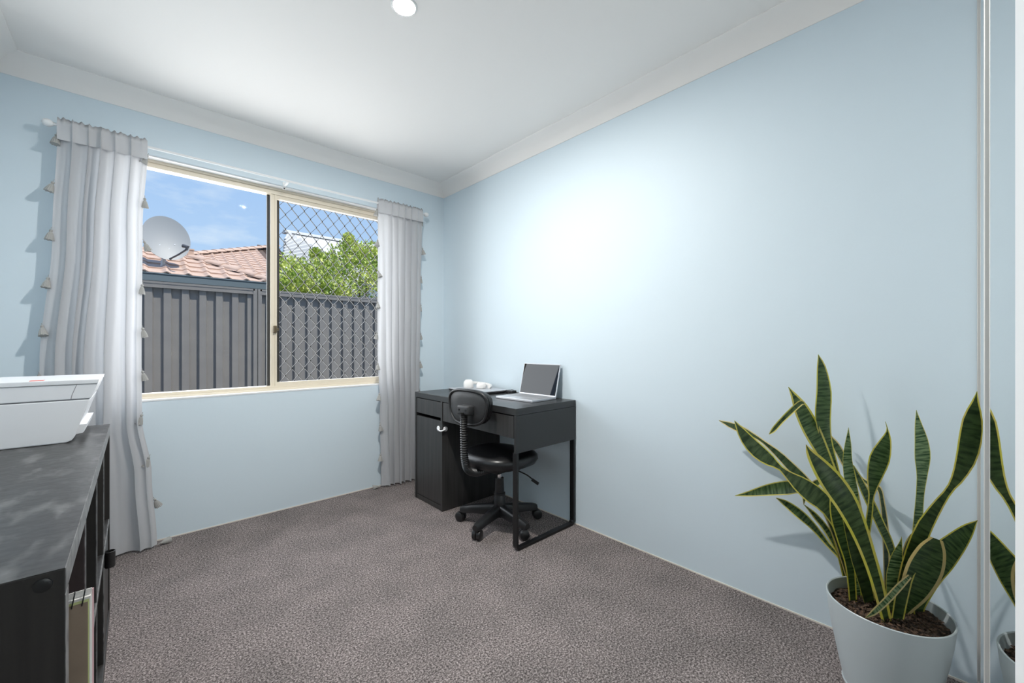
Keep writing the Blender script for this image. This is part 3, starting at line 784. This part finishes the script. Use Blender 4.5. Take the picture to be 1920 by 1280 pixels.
lobj('lever_grip', tube([(0.080, -0.185, 0.292), (0.090, -0.225, 0.272)], 0.009, 10), M_plast, lv, 50)
lobj('tilt_knob', lathe([(0.0, -0.112), (0.012, -0.112), (0.014, -0.105), (0.014, -0.082), (0.006, -0.080)], 14, (0.05, 0, 0.345), 'Y'), M_chrome, OC, 40)
# spine hose
sp_pts = curve_pts([(-0.290, 0.0, 0.715), (-0.292, 0.0, 0.66), (-0.290, 0.0, 0.56), (-0.285, 0.0, 0.46), (-0.262, 0.0, 0.395), (-0.20, 0.0, 0.362), (-0.10, 0.0, 0.356)], 96)
lobj('spine_hose', tube(sp_pts, [0.0225 if i % 2 else 0.0175 for i in range(len(sp_pts))], 16), M_plast, OC)
# backrest: shell (behind) and cushion (front), rim
def back_outline(n, a, b):
    o = []
    for j in range(n):
        q = 2 * math.pi * j / n; cq, sq = math.cos(q), math.sin(q); e = 2.9
        y = a * math.copysign(abs(cq) ** (2 / e), cq); z = b * math.copysign(abs(sq) ** (2 / e), sq)
        y *= 1.0 + 0.10 * (z / b)                 # wider at the top
        o.append((y, z))
    return o
def back_part(rows, n=48):
    bm = bmesh.new(); R = []
    for (k, dx) in rows:
        ring = []
        for (y, z) in back_outline(n, 0.158, 0.100):
            curve = -0.35 * (y * k) ** 2 * 1.0 + 0.0
            ring.append(bm.verts.new((-0.248 + dx - curve * -1.0 * -1 if False else -0.248 + dx + 0.55 * (y * k) ** 2, y * k + 0.022, 0.735 + z * k)))
        R.append(ring)
    for A, B in zip(R, R[1:]):
        for j in range(n): bm.faces.new((A[j], A[(j + 1) % n], B[(j + 1) % n], B[j]))
    bmesh.ops.remove_doubles(bm, verts=bm.verts, dist=1e-5)
    return bm
bk = lobj('backrest', back_part([(0.0, -0.010), (0.5, -0.010), (0.86, -0.009), (0.90, -0.004), (0.90, 0.012), (0.0, 0.012)]), M_backshell, OC, 50)
lobj('cushion', back_part([(0.0, 0.010), (0.90, 0.010), (0.985, 0.002), (1.0, 0.010), (0.99, 0.028), (0.93, 0.040), (0.75, 0.046), (0.0, 0.047)]), M_leather, bk, 50)
rim = [(-0.248 - 0.006 + 0.55 * (y * 0.95) ** 2, y * 0.95 + 0.022, 0.735 + z * 0.945) for y, z in back_outline(64, 0.158, 0.100)]
lobj('rim', tube(rim, 0.0085, 10, True), M_plast, bk, 60)
brk = box(-0.304, -0.252, -0.046, 0.046, 0.700, 0.752, 0.012, 3)
lobj('bracket', brk, M_backshell, OC, 40)
for y in (-0.026, 0.026): lobj('bolt', lathe([(0.0, -0.306), (0.006, -0.306), (0.006, -0.300)], 10, (0, y, 0.728), 'X'), M_metalblk, OC)

# ---------------------------------------------------------------- potted snake plant
PC = Vector((1.680, 0.141, 0)); PRIM = 0.147; PH = 0.30
PL = thing('potted_snake_plant', 'snake plant with yellow edged leaves in a pale round pot', 'plant', PC)
pot = obj('pot', lathe([(0.0, 0.0), (0.088, 0.0), (0.096, 0.008), (0.102, 0.030), (0.114, 0.090), (0.131, 0.180), (0.141, 0.245), (0.1455, 0.288), (PRIM, PH), (PRIM - 0.002, PH + 0.002), (PRIM - 0.005, PH), (PRIM - 0.008, 0.275), (0.128, 0.20), (0.0, 0.20)], 56, PC), M_pot, PL, smooth=40)
obj('base_ring', lathe([(0.1045, 0.036), (0.1065, 0.037), (0.1075, 0.040), (0.1060, 0.043)], 56, PC), M_pot, pot, smooth=60)
rs = random.Random(5)
bm = bmesh.new(); rings = []
for i in range(15):
    rr = 0.1385 * i / 14
    rings.append([bm.verts.new((PC.x + rr * math.cos(2 * math.pi * k / 56), PC.y + rr * math.sin(2 * math.pi * k / 56), 0.266 + rs.uniform(-0.004, 0.006))) for k in range(56)])
for A, B in zip(rings, rings[1:]):
    for k in range(56): bm.faces.new((A[k], A[(k + 1) % 56], B[(k + 1) % 56], B[k]))
bmesh.ops.remove_doubles(bm, verts=bm.verts, dist=1e-4)
obj('soil', bm, M_soil, PL, smooth=60)
bm = bmesh.new()
for i in range(420):                                      # bark chips on the soil
    a, rr = rs.uniform(0, 6.283), 0.130 * math.sqrt(rs.random())
    c = Vector((PC.x + rr * math.cos(a), PC.y + rr * math.sin(a), 0.270 + rs.uniform(0, 0.003)))
    q = rs.uniform(0, 3.14); l, w = rs.uniform(0.004, 0.011), rs.uniform(0.0015, 0.003)
    dx, dy = Vector((math.cos(q), math.sin(q), rs.uniform(-0.3, 0.3))) * l, Vector((-math.sin(q), math.cos(q), rs.uniform(-0.3, 0.3))) * w
    up = Vector((0, 0, 0.002))
    vv = [bm.verts.new(c + s1 * dx + s2 * dy + h * up) for h in (0, 1) for s1, s2 in ((-1, -1), (1, -1), (1, 1), (-1, 1))]
    for f in ((0, 3, 2, 1), (4, 5, 6, 7), (0, 1, 5, 4), (1, 2, 6, 5), (2, 3, 7, 6), (3, 0, 4, 7)): bm.faces.new([vv[i2] for i2 in f])
ch = obj('bark_chips', bm, M_soil, PL); ch['kind'] = 'stuff'

SOIL = 0.262
RIGHT = Vector((C_, -S_, 0)); UP = Vector((0, 0, 1)); FWD = Vector((S_, C_, 0))
def leaf(P, Xtip, green, margin=None, tw=0.35, mw=0.0045, fold=0.10, Xbase=None, solid=0.0022, bow=0.0):
    """P: (px, py, width px) from tip to base; the base stands in the soil, the tip is Xtip metres from the camera along the window wall"""
    margin = margin or M_leafy
    if Xbase is None:
        b = atZ(P[-1][0], P[-1][1], SOIL)
        d = Vector((b.x - PC.x, b.y - PC.y))
        Xb = b.x
    else: Xb = Xbase
    n = 22
    C = curve_pts([tuple(map(float, p)) for p in P], n)
    L = [0.0]
    for a, b in zip(C, C[1:]): L.append(L[-1] + math.hypot(b[0] - a[0], b[1] - a[1]))
    bm = bmesh.new(); uvl = bm.loops.layers.uv.new('UVMap'); R = []; U = {}
    for i, (x, y, w) in enumerate(C):
        f = L[i] / L[-1]
        Xi = Xtip + (Xb - Xtip) * f + bow * math.sin(math.pi * f)
        p = atX(x, y, Xi)
        x0, y0 = C[max(i - 1, 0)][:2]; x1, y1 = C[min(i + 1, n - 1)][:2]
        tx, ty = x1 - x0, -(y1 - y0); l = math.hypot(tx, ty) or 1
        perp = (RIGHT * (-ty / l) + UP * (tx / l))
        hw = max(w, 0.6) / 2 * depth(p) / F_PX
        view = (p - CAM).normalized()
        across = perp + view * math.tan(tw)
        m_ = min(0.62, mw / max(hw * math.sqrt(1 + math.tan(tw) ** 2), 1e-4))
        row = []
        for u in (-1, -1 + m_, -0.45 * (1 - m_), 0, 0.45 * (1 - m_), 1 - m_, 1):
            q = p + across * (hw * u) + view * (fold * hw * (1 - u * u) * 2)
            if q.x > XR - 0.004: q.x = XR - 0.004
            if q.y < -0.0475: q.y = -0.0475
            v = bm.verts.new(q); row.append(v); U[v] = (u * hw * 12, f * L[-1] / 300)
        R.append(row)
    for A, B in zip(R, R[1:]):
        for k in range(6):
            fc = bm.faces.new((A[k], A[k + 1], B[k + 1], B[k]))
            fc.material_index = 1 if k in (0, 5) else 0
            for lp_ in fc.loops: lp_[uvl].uv = U[lp_.vert]
    bmesh.ops.solidify(bm, geom=bm.faces[:], thickness=solid)
    return obj('leaf', bm, [green, margin], PL, smooth=60)
D, G, LT_ = M_leafdark, M_leafmid, M_leaflight
# behind
leaf([(1556, 815, 2), (1568, 836, 15), (1582, 862, 15), (1600, 905, 12), (1618, 1000, 12), (1632, 1118, 12)], 1.90, G, M_leafpale)
leaf([(1534, 664, 0), (1540, 688, 17), (1545, 735, 29), (1543, 785, 30), (1551, 828, 20), (1568, 890, 16), (1592, 990, 16), (1612, 1112, 14)], 1.86, G, tw=0.2)
leaf([(1348, 788, 1), (1368, 796, 11), (1392, 806, 13), (1416, 818, 8), (1436, 832, 8), (1460, 852, 14), (1488, 880, 18), (1512, 902, 15), (1540, 940, 14), (1570, 1010, 13), (1598, 1104, 12)], 1.87, D, M_leafpale, tw=0.6)
leaf([(1378, 929, 1), (1405, 925, 11), (1440, 918, 22), (1475, 914, 27), (1502, 914, 22), (1528, 930, 14), (1560, 985, 12), (1590, 1098, 12)], 1.86, G, tw=0.3)
leaf([(1455, 933, 1), (1474, 944, 12), (1500, 964, 17), (1525, 987, 13), (1552, 1020, 9), (1580, 1052, 8), (1594, 1092, 8)], 1.88, G, tw=0.5)
leaf([(1508, 946, 1), (1528, 966, 10), (1552, 996, 12), (1574, 1036, 11), (1590, 1070, 9), (1597, 1100, 9)], 1.84, G, tw=0.5)
leaf([(1507, 946, 1), (1511, 925, 13), (1526, 909, 15), (1548, 900, 10), (1572, 922, 9), (1592, 1000, 9), (1606, 1105, 9)], 1.90, G, M_leafpale, tw=0.5)
leaf([(1606, 888, 2), (1628, 906, 9), (1648, 916, 10), (1655, 945, 10), (1660, 990, 13), (1662, 1050, 12), (1663, 1122, 11)], 1.90, D, M_leafpale, tw=0.6)
leaf([(1600, 872, 2), (1612, 900, 13), (1632, 942, 17), (1652, 985, 17), (1668, 1020, 16), (1678, 1060, 13), (1682, 1125, 12)], 1.82, G, tw=0.45)
leaf([(1478, 725, 0), (1490, 744, 14), (1503, 768, 28), (1520, 802, 33), (1540, 842, 27), (1556, 875, 20), (1576, 930, 18), (1596, 1010, 18), (1614, 1115, 16)], 1.80, G, tw=0.3, mw=0.007)
leaf([(1442, 814, 1), (1450, 806, 9), (1464, 790, 10), (1480, 774, 11), (1500, 756, 11), (1508, 756, 6)], 1.72, D, tw=0.5, Xbase=1.78)
leaf([(1377, 788, 0), (1388, 806, 15), (1404, 828, 25), (1424, 848, 28), (1444, 863, 22), (1462, 876, 10), (1478, 890, 16), (1500, 907, 30), (1526, 927, 37), (1552, 950, 30), (1576, 992, 22), (1596, 1050, 18), (1604, 1112, 15)], 1.72, D, tw=0.3)
leaf([(1591, 801, 0), (1590, 832, 12), (1589, 862, 18), (1594, 900, 22), (1601, 938, 20), (1603, 1000, 16), (1603, 1060, 15), (1607, 1124, 16)], 1.70, LT_, tw=0.2, mw=0.0015)
leaf([(1660, 790, 1), (1664, 806, 4), (1661, 826, 22), (1650, 858, 40), (1640, 894, 30), (1634, 930, 12), (1630, 968, 13), (1622, 1030, 13), (1620, 1118, 13)], 1.68, G, tw=0.25)
leaf([(1718, 768, 0), (1722, 796, 14), (1728, 828, 26), (1730, 858, 30), (1729, 890, 21), (1725, 930, 16), (1721, 985, 19), (1718, 1060, 22), (1716, 1152, 22)], 1.74, LT_, tw=0.2, mw=0.002)
leaf([(1708, 1001, 2), (1702, 1020, 12), (1696, 1050, 15), (1690, 1126, 14)], 1.74, D, M_leafpale)
leaf([(1833, 975, 0), (1816, 992, 26), (1792, 1018, 46), (1766, 1046, 58), (1742, 1082, 50), (1726, 1130, 26), (1722, 1154, 18)], 1.705, G, tw=0.25, fold=0.16)
# middle
leaf([(1560, 908, 1), (1567, 935, 24), (1575, 968, 36), (1584, 1010, 30), (1594, 1060, 19), (1600, 1132, 15)], 1.64, G, tw=0.25)
leaf([(1578, 955, 2), (1592, 995, 16), (1606, 1044, 22), (1620, 1088, 23), (1632, 1134, 20)], 1.60, D, tw=0.3, mw=0.0015)
leaf([(1756, 1010, 26), (1748, 1032, 56), (1735, 1066, 72), (1717, 1104, 62), (1700, 1136, 36), (1692, 1156, 18)], 1.60, G, M_leafpale, tw=0.2, fold=0.28, mw=0.010)
leaf([(1691, 1005, 0), (1688, 1020, 8), (1682, 1042, 22), (1677, 1075, 30), (1674, 1110, 25), (1676, 1150, 18)], 1.615, LT_, tw=0.2, mw=0.002)
leaf([(1622, 1158, 1), (1638, 1148, 12), (1660, 1128, 15), (1686, 1100, 15), (1706, 1080, 10)], 1.575, LT_, M_leafpale, tw=0.2, Xbase=1.62)
# front
leaf([(1511, 833, 0), (1520, 850, 17), (1540, 877, 34), (1563, 907, 44), (1588, 944, 43), (1610, 990, 35), (1628, 1038, 28), (1645, 1092, 24), (1664, 1168, 19)], 1.52, D, tw=0.2, mw=0.008)
leaf([(1832, 733, 0), (1829, 752, 14), (1824, 784, 38), (1820, 820, 45), (1812, 858, 41), (1797, 893, 27), (1780, 918, 16), (1758, 948, 23), (1732, 990, 33), (1712, 1040, 34), (1696, 1092, 28), (1682, 1166, 24)], 1.54, D, tw=0.05)

# ---------------------------------------------------------------- outside
GZ = -0.25
struct(obj('ground', box(-14, 20, YW, 34, GZ - 0.2, GZ), M_ground), 'paved ground outside')
# steel fence
FYs = 5.8
FN = thing('steel_fence', 'grey ribbed steel boundary fence outside the window', 'fence', (1.1, FYs, GZ))
ZT = 1.755
def fence_sheet(x0, x1):
    bm = bmesh.new(); pts = []; per = (x1 - x0) / 5
    for k in range(5):
        for dx, dy in ((0, 0.0), (0.46, 0.0), (0.53, -0.030), (0.93, -0.030), (1.0, 0.0)):
            pts.append((x0 + (k + dx) * per, FYs + 0.02 + dy))
    A = [bm.verts.new((a, b, GZ + 0.02)) for a, b in pts]; B = [bm.verts.new((a, b, ZT - 0.03)) for a, b in pts]
    A2 = [bm.verts.new((a, b + 0.002, GZ + 0.02)) for a, b in pts]; B2 = [bm.verts.new((a, b + 0.002, ZT - 0.03)) for a, b in pts]
    for i in range(len(pts) - 1):
        bm.faces.new((A[i], A[i + 1], B[i + 1], B[i])); bm.faces.new((A2[i + 1], A2[i], B2[i], B2[i + 1]))
    return bm
posts = [1.10 + 2.37 * k for k in (-2, -1, 0, 1, 2)]
for a, b in zip(posts, posts[1:]):
    w = (b - a - 0.06) / 3
    for k in range(3): obj('fence_sheet', fence_sheet(a + 0.03 + w * k, a + 0.03 + w * (k + 1)), M_fence, FN)
    bm = bmesh.new()
    bm_box(bm, a + 0.03, b - 0.03, FYs - 0.035, FYs + 0.05, ZT - 0.022, ZT); bm_box(bm, a + 0.03, b - 0.03, FYs - 0.030, FYs - 0.022, ZT - 0.060, ZT - 0.022)
    bm_box(bm, a + 0.03, b - 0.03, FYs - 0.037, FYs - 0.030, ZT - 0.066, ZT - 0.056)
    obj('top_rail', bm, M_fence, FN)
    obj('bottom_rail', box(a + 0.03, b - 0.03, FYs - 0.03, FYs + 0.045, GZ + 0.005, GZ + 0.05), M_fence, FN)
for x in posts:
    bm = bmesh.new(); bm_box(bm, x - 0.045, x - 0.004, FYs - 0.035, FYs + 0.055, GZ, ZT + 0.002); bm_box(bm, x + 0.004, x + 0.045, FYs - 0.035, FYs + 0.055, GZ, ZT + 0.002)
    bm_box(bm, x - 0.004, x + 0.004, FYs - 0.015, FYs + 0.055, GZ, ZT)
    obj('post', bm, M_fence, FN)

# roof tiles: one shared mesh, laid one by one
PITCH = math.radians(22.5)
TW, TL, EXP = 0.285, 0.400, 0.320
def tile_mesh():
    bm = bmesh.new(); R = []
    prof = []
    for i in range(15):
        u = i / 14
        h = 0.0 if u < 0.60 else 0.034 * math.sin(math.pi * (u - 0.60) / 0.40) ** 1.3
        prof.append((u * (TW + 0.006), h))
    for (yy, lift) in ((0.0, 0.030), (TL, 0.004)):
        R.append([bm.verts.new((x, yy, h + lift)) for x, h in prof]); R.append([bm.verts.new((x, yy, h + lift - 0.022)) for x, h in prof])
    t0, b0, t1, b1 = R
    for k in range(14):
        bm.faces.new((t0[k], t0[k + 1], t1[k + 1], t1[k])); bm.faces.new((b0[k + 1], b0[k], t0[k], t0[k + 1]))
    return mesh_of('roof_tile', bm, M_tile, 30)
TM = tile_mesh()
def cap_mesh():
    bm = bmesh.new(); R = []
    for (yy, lift) in ((0.0, 0.02), (0.40, 0.0)):
        R.append([bm.verts.new((0.13 * math.cos(math.pi * k / 8), yy, 0.075 * math.sin(math.pi * k / 8) + lift)) for k in range(9)])
    for k in range(8): bm.faces.new((R[0][k], R[0][k + 1], R[1][k + 1], R[1][k]))
    bm.faces.new(R[0])
    return mesh_of('ridge_cap', bm, M_tile, 30)
CM = cap_mesh()
def caps(parent, a, b):
    off = Vector(parent.location); d = b - a; n = int(d.length / 0.37)
    q = d.normalized(); side = q.cross(Vector((0, 0, 1))).normalized(); upv = side.cross(q)
    rot = Matrix((side, q, upv)).transposed().to_euler()
    for k in range(n): put('ridge_cap', CM, parent, a + q * (0.37 * k) - off, rot)
def tiled(parent, x0, x1, y0, z0, ymax, keep):
    off = Vector(parent.location); c, s = math.cos(PITCH), math.sin(PITCH)
    row = 0
    while y0 + row * EXP * c < ymax:
        y = y0 + row * EXP * c; z = z0 + row * EXP * s
        n = int((x1 - x0) / TW)
        for k in range(n):
            x = x0 + k * TW
            if keep(x + TW / 2, y): put('roof_tile', TM, parent, Vector((x, y, z)) - off, (PITCH, 0, 0))
        row += 1
# near neighbour
EY, EZ = 9.0, 2.245
NHs = thing('tiled_house', 'neighbouring house with terracotta hip roof and blue grey gutter right behind the fence', 'house', (-1.0, 10.5, GZ))
hipA, hipB = Vector((2.02, EY, EZ + 0.03)), Vector((0.74, 10.45, EZ + 0.60))
tan = math.tan(PITCH)
bm = bmesh.new()
poly = [(-5.0, EY), (2.02, EY), (0.74, 10.45), (-5.0, 10.45)]
A = [bm.verts.new((x, y, EZ - 0.012 + (y - EY) * tan)) for x, y in poly]; B = [bm.verts.new((x, y, EZ - 0.10 + (y - EY) * tan)) for x, y in poly]
bm.faces.new(A); bm.faces.new(B[::-1])
for k in range(4): bm.faces.new((A[k], A[(k + 1) % 4], B[(k + 1) % 4], B[k]))
bm2 = [bm.verts.new(p) for p in ((2.02, EY, EZ - 0.012), (2.02, 11.6, EZ - 0.012), (0.74, 10.45, EZ - 0.012 + 1.45 * tan))]
bm.faces.new(bm2)
bm3 = [bm.verts.new(p) for p in ((-5, 10.45, EZ + 1.45 * tan - 0.012), (0.74, 10.45, EZ + 1.45 * tan - 0.012), (2.02, 11.6, EZ - 0.012), (-5, 11.6, EZ - 0.012))]
bm.faces.new(bm3)
obj('roof', bm, M_roofdark, NHs)
tiled(NHs, -1.55, 2.2, EY - 0.03, EZ, 10.35, lambda x, y: x < 2.02 - (y + 0.1 - EY) * 0.883)
caps(NHs, hipA, hipB)
caps(NHs, Vector((0.74, 10.45, EZ + 0.60)), Vector((-2.0, 10.45, EZ + 0.60)))
obj('wall', box(-5.0, 1.55, EY + 0.45, 11.4, GZ, EZ - 0.06), M_render, NHs)
gp = [(EY - 0.15, EZ - 0.125), (EY - 0.02, EZ - 0.125), (EY - 0.02, EZ + 0.0), (EY - 0.03, EZ + 0.0), (EY - 0.03, EZ - 0.11), (EY - 0.125, EZ - 0.11), (EY - 0.14, EZ - 0.01), (EY - 0.155, EZ + 0.005), (EY - 0.165, EZ - 0.005), (EY - 0.15, EZ - 0.03)]
obj('gutter', prism(gp, -5.0, 2.16, 'X'), M_gutter, NHs)
obj('soffit', box(-5.0, 2.10, EY - 0.02, EY + 0.46, EZ - 0.115, EZ - 0.10), M_white, NHs)
# satellite dish on that roof
dc = atY(313, 446, 9.30)
DS = thing('satellite_dish', 'grey satellite dish on a short pole above the neighbouring tiled roof', 'satellite dish', (dc.x, 9.4, 2.3))
nrm = Vector((0.22, -0.93, 0.22)).normalized()
sd = nrm.cross(Vector((0, 0, 1))).normalized() * -1; upd = nrm.cross(sd).normalized()
if upd.z < 0: upd = -upd
rot3 = Matrix((sd, upd, nrm)).transposed()
bm = bmesh.new(); n = 48; rad = 0.385; front = []; back = []
for i in range(11):
    rr = rad * i / 10; dep = 0.055 * (rr / rad) ** 2 - 0.055
    front.append([bm.verts.new(dc + rot3 @ Vector((rr * 0.88 * math.cos(2 * math.pi * k / n), rr * 1.04 * math.sin(2 * math.pi * k / n), dep))) for k in range(n)])
    back.append([bm.verts.new(dc + rot3 @ Vector((rr * 0.88 * math.cos(2 * math.pi * k / n), rr * 1.04 * math.sin(2 * math.pi * k / n), dep - 0.006))) for k in range(n)])
for Rr in (front, back):
    for A, B in zip(Rr, Rr[1:]):
        for k in range(n): bm.faces.new((A[k], A[(k + 1) % n], B[(k + 1) % n], B[k]))
for k in range(n): bm.faces.new((front[-1][k], front[-1][(k + 1) % n], back[-1][(k + 1) % n], back[-1][k]))
bmesh.ops.remove_doubles(bm, verts=bm.verts, dist=1e-5)
dish = obj('reflector', bm, M_dish, DS, smooth=40)
for ang, r_ in ((-0.6, 0.14), (-2.2, 0.16), (-1.4, 0.18)):
    p = dc + rot3 @ Vector((r_ * math.cos(ang), r_ * math.sin(ang), -0.045))
    obj('bolt', lathe([(0.0, -0.006), (0.010, -0.006), (0.010, 0.006), (0.0, 0.006)], 10, p, 'Y'), M_white, dish)
feed = atY(352, 464, 8.92); bot = dc + rot3 @ Vector((0.02, -rad * 0.98, -0.01))
arm_ = obj('feed_arm', tube([bot, bot + (feed - bot) * 0.5 + Vector((0, 0, -0.02)), feed - Vector((0, 0, 0.02))], 0.014, 8), M_dishdk, DS, smooth=50)
obj('feed_horn', tube([feed - Vector((0.02, -0.02, 0.04)), feed + Vector((0.0, 0.0, 0.01)), feed + Vector((-0.06, 0.05, 0.03))], [0.022, 0.028, 0.032], 12), M_dishdk, arm_, smooth=50)
pb_ = atY(303, 512, 9.35)
obj('pole', tube([dc - nrm * 0.06 + Vector((-0.02, 0.02, -0.1)), Vector((dc.x - 0.03, 9.42, 2.62)), Vector((pb_.x, 9.42, 2.36))], 0.030, 12), M_sheet, DS, smooth=50)
vp = atY(357, 478, 10.30)
VT = thing('roof_vent', 'small square pinkish roof vent next to the satellite dish', 'roof vent', (vp.x, 10.3, vp.z - 0.12))
obj('vent_body', box(vp.x - 0.05, vp.x + 0.05, 10.25, 10.35, EZ + 0.44, vp.z + 0.10), M_tile, VT)
obj('vent_cap', box(vp.x - 0.058, vp.x + 0.058, 10.24, 10.36, vp.z + 0.09, vp.z + 0.115), M_tile, VT)

# second tiled roof further back
Q0 = Vector((1.235, 15.0, 3.65)); E2Y = 11.75; E2Z = Q0.z - (15.0 - E2Y) * tan
H2 = thing('tiled_house', 'further house showing a terracotta roof slope with a rising hip, between dish and grille', 'house', (3.0, 14.0, GZ))
bm = bmesh.new()
poly = [(Q0.x - 3.25, E2Y), (3.4, E2Y), (3.4, 17.9), (Q0.x + 2.9, 17.9)]
A = [bm.verts.new((x, y, E2Z - 0.012 + (y - E2Y) * tan)) for x, y in poly]; B = [bm.verts.new((x, y, E2Z - 0.1 + (y - E2Y) * tan)) for x, y in poly]
bm.faces.new(A); bm.faces.new(B[::-1])
for k in range(4): bm.faces.new((A[k], A[(k + 1) % 4], B[(k + 1) % 4], B[k]))
obj('roof', bm, M_roofdark, H2)
tiled(H2, 0.35, 3.45, E2Y + 6 * EXP * math.cos(PITCH), E2Z + 6 * EXP * math.sin(PITCH), 17.6, lambda x, y: (x - Q0.x) > (y + 0.1 - 15.0) - 0.1 and x < 3.4 and x > 2.05 - max(0, (y - 12.9)) * 0.95)
caps(H2, Q0 + Vector((-0.2, -0.2, -0.05)), Q0 + Vector((2.9, 2.9, 2.9 * tan + 0.04)))
obj('wall', box(-1.4, 3.3, E2Y + 0.5, 17.5, GZ, E2Z - 0.1), M_render, H2)

# white sheet-roofed house seen through the grille
R0, R1 = atY(536, 434, 11.5), atY(725, 465.5, 11.5)
RH = thing('white_roofed_house', 'tall house with a pale metal sheet roof behind the shrub', 'house', (5.5, 12.0, GZ))
R0 = R0; ridge = R0.z
rb = Vector((R0.x, R0.y - 3.4, ridge - 1.75))
def rp(x, f): return Vector((x, R0.y - 2.3 * f, ridge - 1.25 * f))
bm = bmesh.new()
xa, xb = R0.x + 0.0, R1.x + 3.5
v = [bm.verts.new(p) for p in (rp(xa, 0), rp(xb, 0), rp(xb, 1), rp(xa + 0.95, 1))]
bm.faces.new(v)
v2 = [bm.verts.new(p - Vector((0, 0, 0.06))) for p in (rp(xa, 0), rp(xb, 0), rp(xb, 1), rp(xa + 0.95, 1))]
bm.faces.new(v2[::-1])
for k in range(4): bm.faces.new((v[k], v[(k + 1) % 4], v2[(k + 1) % 4], v2[k]))
obj('roof_sheet', bm, M_sheet, RH)
obj('ridge_capping', prism([(R0.y - 0.17, ridge - 0.055), (R0.y - 0.165, ridge - 0.02), (R0.y, ridge + 0.05), (R0.y + 0.16, ridge - 0.03)], xa - 0.05, xb, 'X'), M_sheet, RH)
obj('wall', box(xa + 1.3, xb - 0.1, R0.y - 2.0, R0.y + 0.1, GZ, ridge - 1.25), M_white, RH)
# hip-end with corrugated ribs on the left
pA, pB, pC = rp(xa, 0.03), rp(xa + 0.95, 1.0), Vector((xa - 0.55, R0.y - 1.9, ridge - 1.3))
nn = (pB - pA).cross(pC - pA).normalized()
if nn.y > 0: nn = -nn
bm = bmesh.new()
pD = pA + (pC - pA) * 1.3; 
q = [pA, pB, pB + Vector((-0.3, -0.2, -0.8)), pC + Vector((-0.3, -0.2, -0.8)), pC]
f = [bm.verts.new(p) for p in q]; bm.faces.new(f)
b2 = [bm.verts.new(p - nn * 0.05) for p in q]; bm.faces.new(b2[::-1])
for k in range(5): bm.faces.new((f[k], f[(k + 1) % 5], b2[(k + 1) % 5], b2[k]))
obj('hip_end', bm, M_sheet, RH)
for k in range(13):
    f_ = 0.06 + k * 0.075
    s0 = pA + (pB - pA) * f_; e0 = pA + (pC - pA) * (f_ * 0.9 + 0.25)
    e0 = pA + (pC - pA) * min(f_ + 0.22, 1.2)
    d_ = (e0 - s0); nrm_w = nn.cross(d_.normalized()) * 0.035
    bm = bmesh.new(); vs_ = []
    for p in (s0, e0):
        for (a, b) in ((-1, 0), (-0.6, 1), (0.6, 1), (1, 0)): vs_.append(bm.verts.new(p + nrm_w * a + nn * (0.08 * b)))
    for j in range(3): bm.faces.new((vs_[j], vs_[j + 1], vs_[j + 5], vs_[j + 4]))
    bm.faces.new(vs_[0:4]); bm.faces.new(vs_[4:8][::-1])
    obj('roof_rib', bm, M_sheet, RH)

# shrub behind the fence
rs = random.Random(11)
SB = thing('leafy_shrub', 'bright green leafy shrub rising behind the steel fence', 'shrub', (2.6, 6.7, GZ))
blobs = []
for (px_, py_, yy, r_) in ((540, 505, 6.9, .22), (552, 535, 6.6, .25), (580, 520, 6.8, .28), (606, 500, 7.0, .20), (592, 476, 7.1, .08), (625, 520, 6.6, .32), (640, 488, 6.9, .26), (655, 462, 7.0, .14), (654, 447, 7.0, .07), (672, 500, 6.8, .30), (690, 480, 7.0, .24), (700, 530, 6.6, .32), (722, 490, 6.8, .30), (745, 520, 6.7, .35), (765, 480, 6.9, .25), (570, 560, 6.6, .25), (640, 560, 6.5, .30), (610, 548, 6.5, .28), (676, 478, 6.9, .12), (535, 545, 6.6, .18)):
    blobs.append((atY(px_, py_, yy), r_))
bm = bmesh.new()
for c, r_ in blobs:
    for i in range(int(160 + 1700 * r_)):
        d_ = Vector((rs.gauss(0, 1), rs.gauss(0, 1), rs.gauss(0, 1))).normalized() * (r_ * rs.uniform(0.3, 1.12))
        p = c + d_
        l = rs.uniform(0.035, 0.065); w = l * rs.uniform(0.28, 0.42)
        ax = (d_.normalized() + Vector((rs.uniform(-1, 1), rs.uniform(-1, 1), rs.uniform(0.0, 1.2)))).normalized()
        sdv = ax.cross(Vector((rs.uniform(-1, 1), rs.uniform(-1, 1), rs.uniform(-1, 1)))).normalized()
        nv = ax.cross(sdv) * (w * 0.35)
        v = [bm.verts.new(p), bm.verts.new(p + ax * l * 0.45 + sdv * w + nv), bm.verts.new(p + ax * l), bm.verts.new(p + ax * l * 0.45 - sdv * w + nv)]
        bm.faces.new((v[0], v[1], v[2])); bm.faces.new((v[0], v[2], v[3]))
fo = obj('foliage', bm, M_bush, SB); fo['kind'] = 'stuff'
bm = bmesh.new()
for c, r_ in blobs[::2]:
    b0 = Vector((2.6 + (c.x - 2.6) * 0.25, 6.75, GZ))
    bm_tube(bm, [b0, b0 + (c - b0) * 0.5 + Vector((0.03, 0, 0.08)), c], [0.03, 0.02, 0.006], 7)
obj('stems', bm, M_bark, SB)
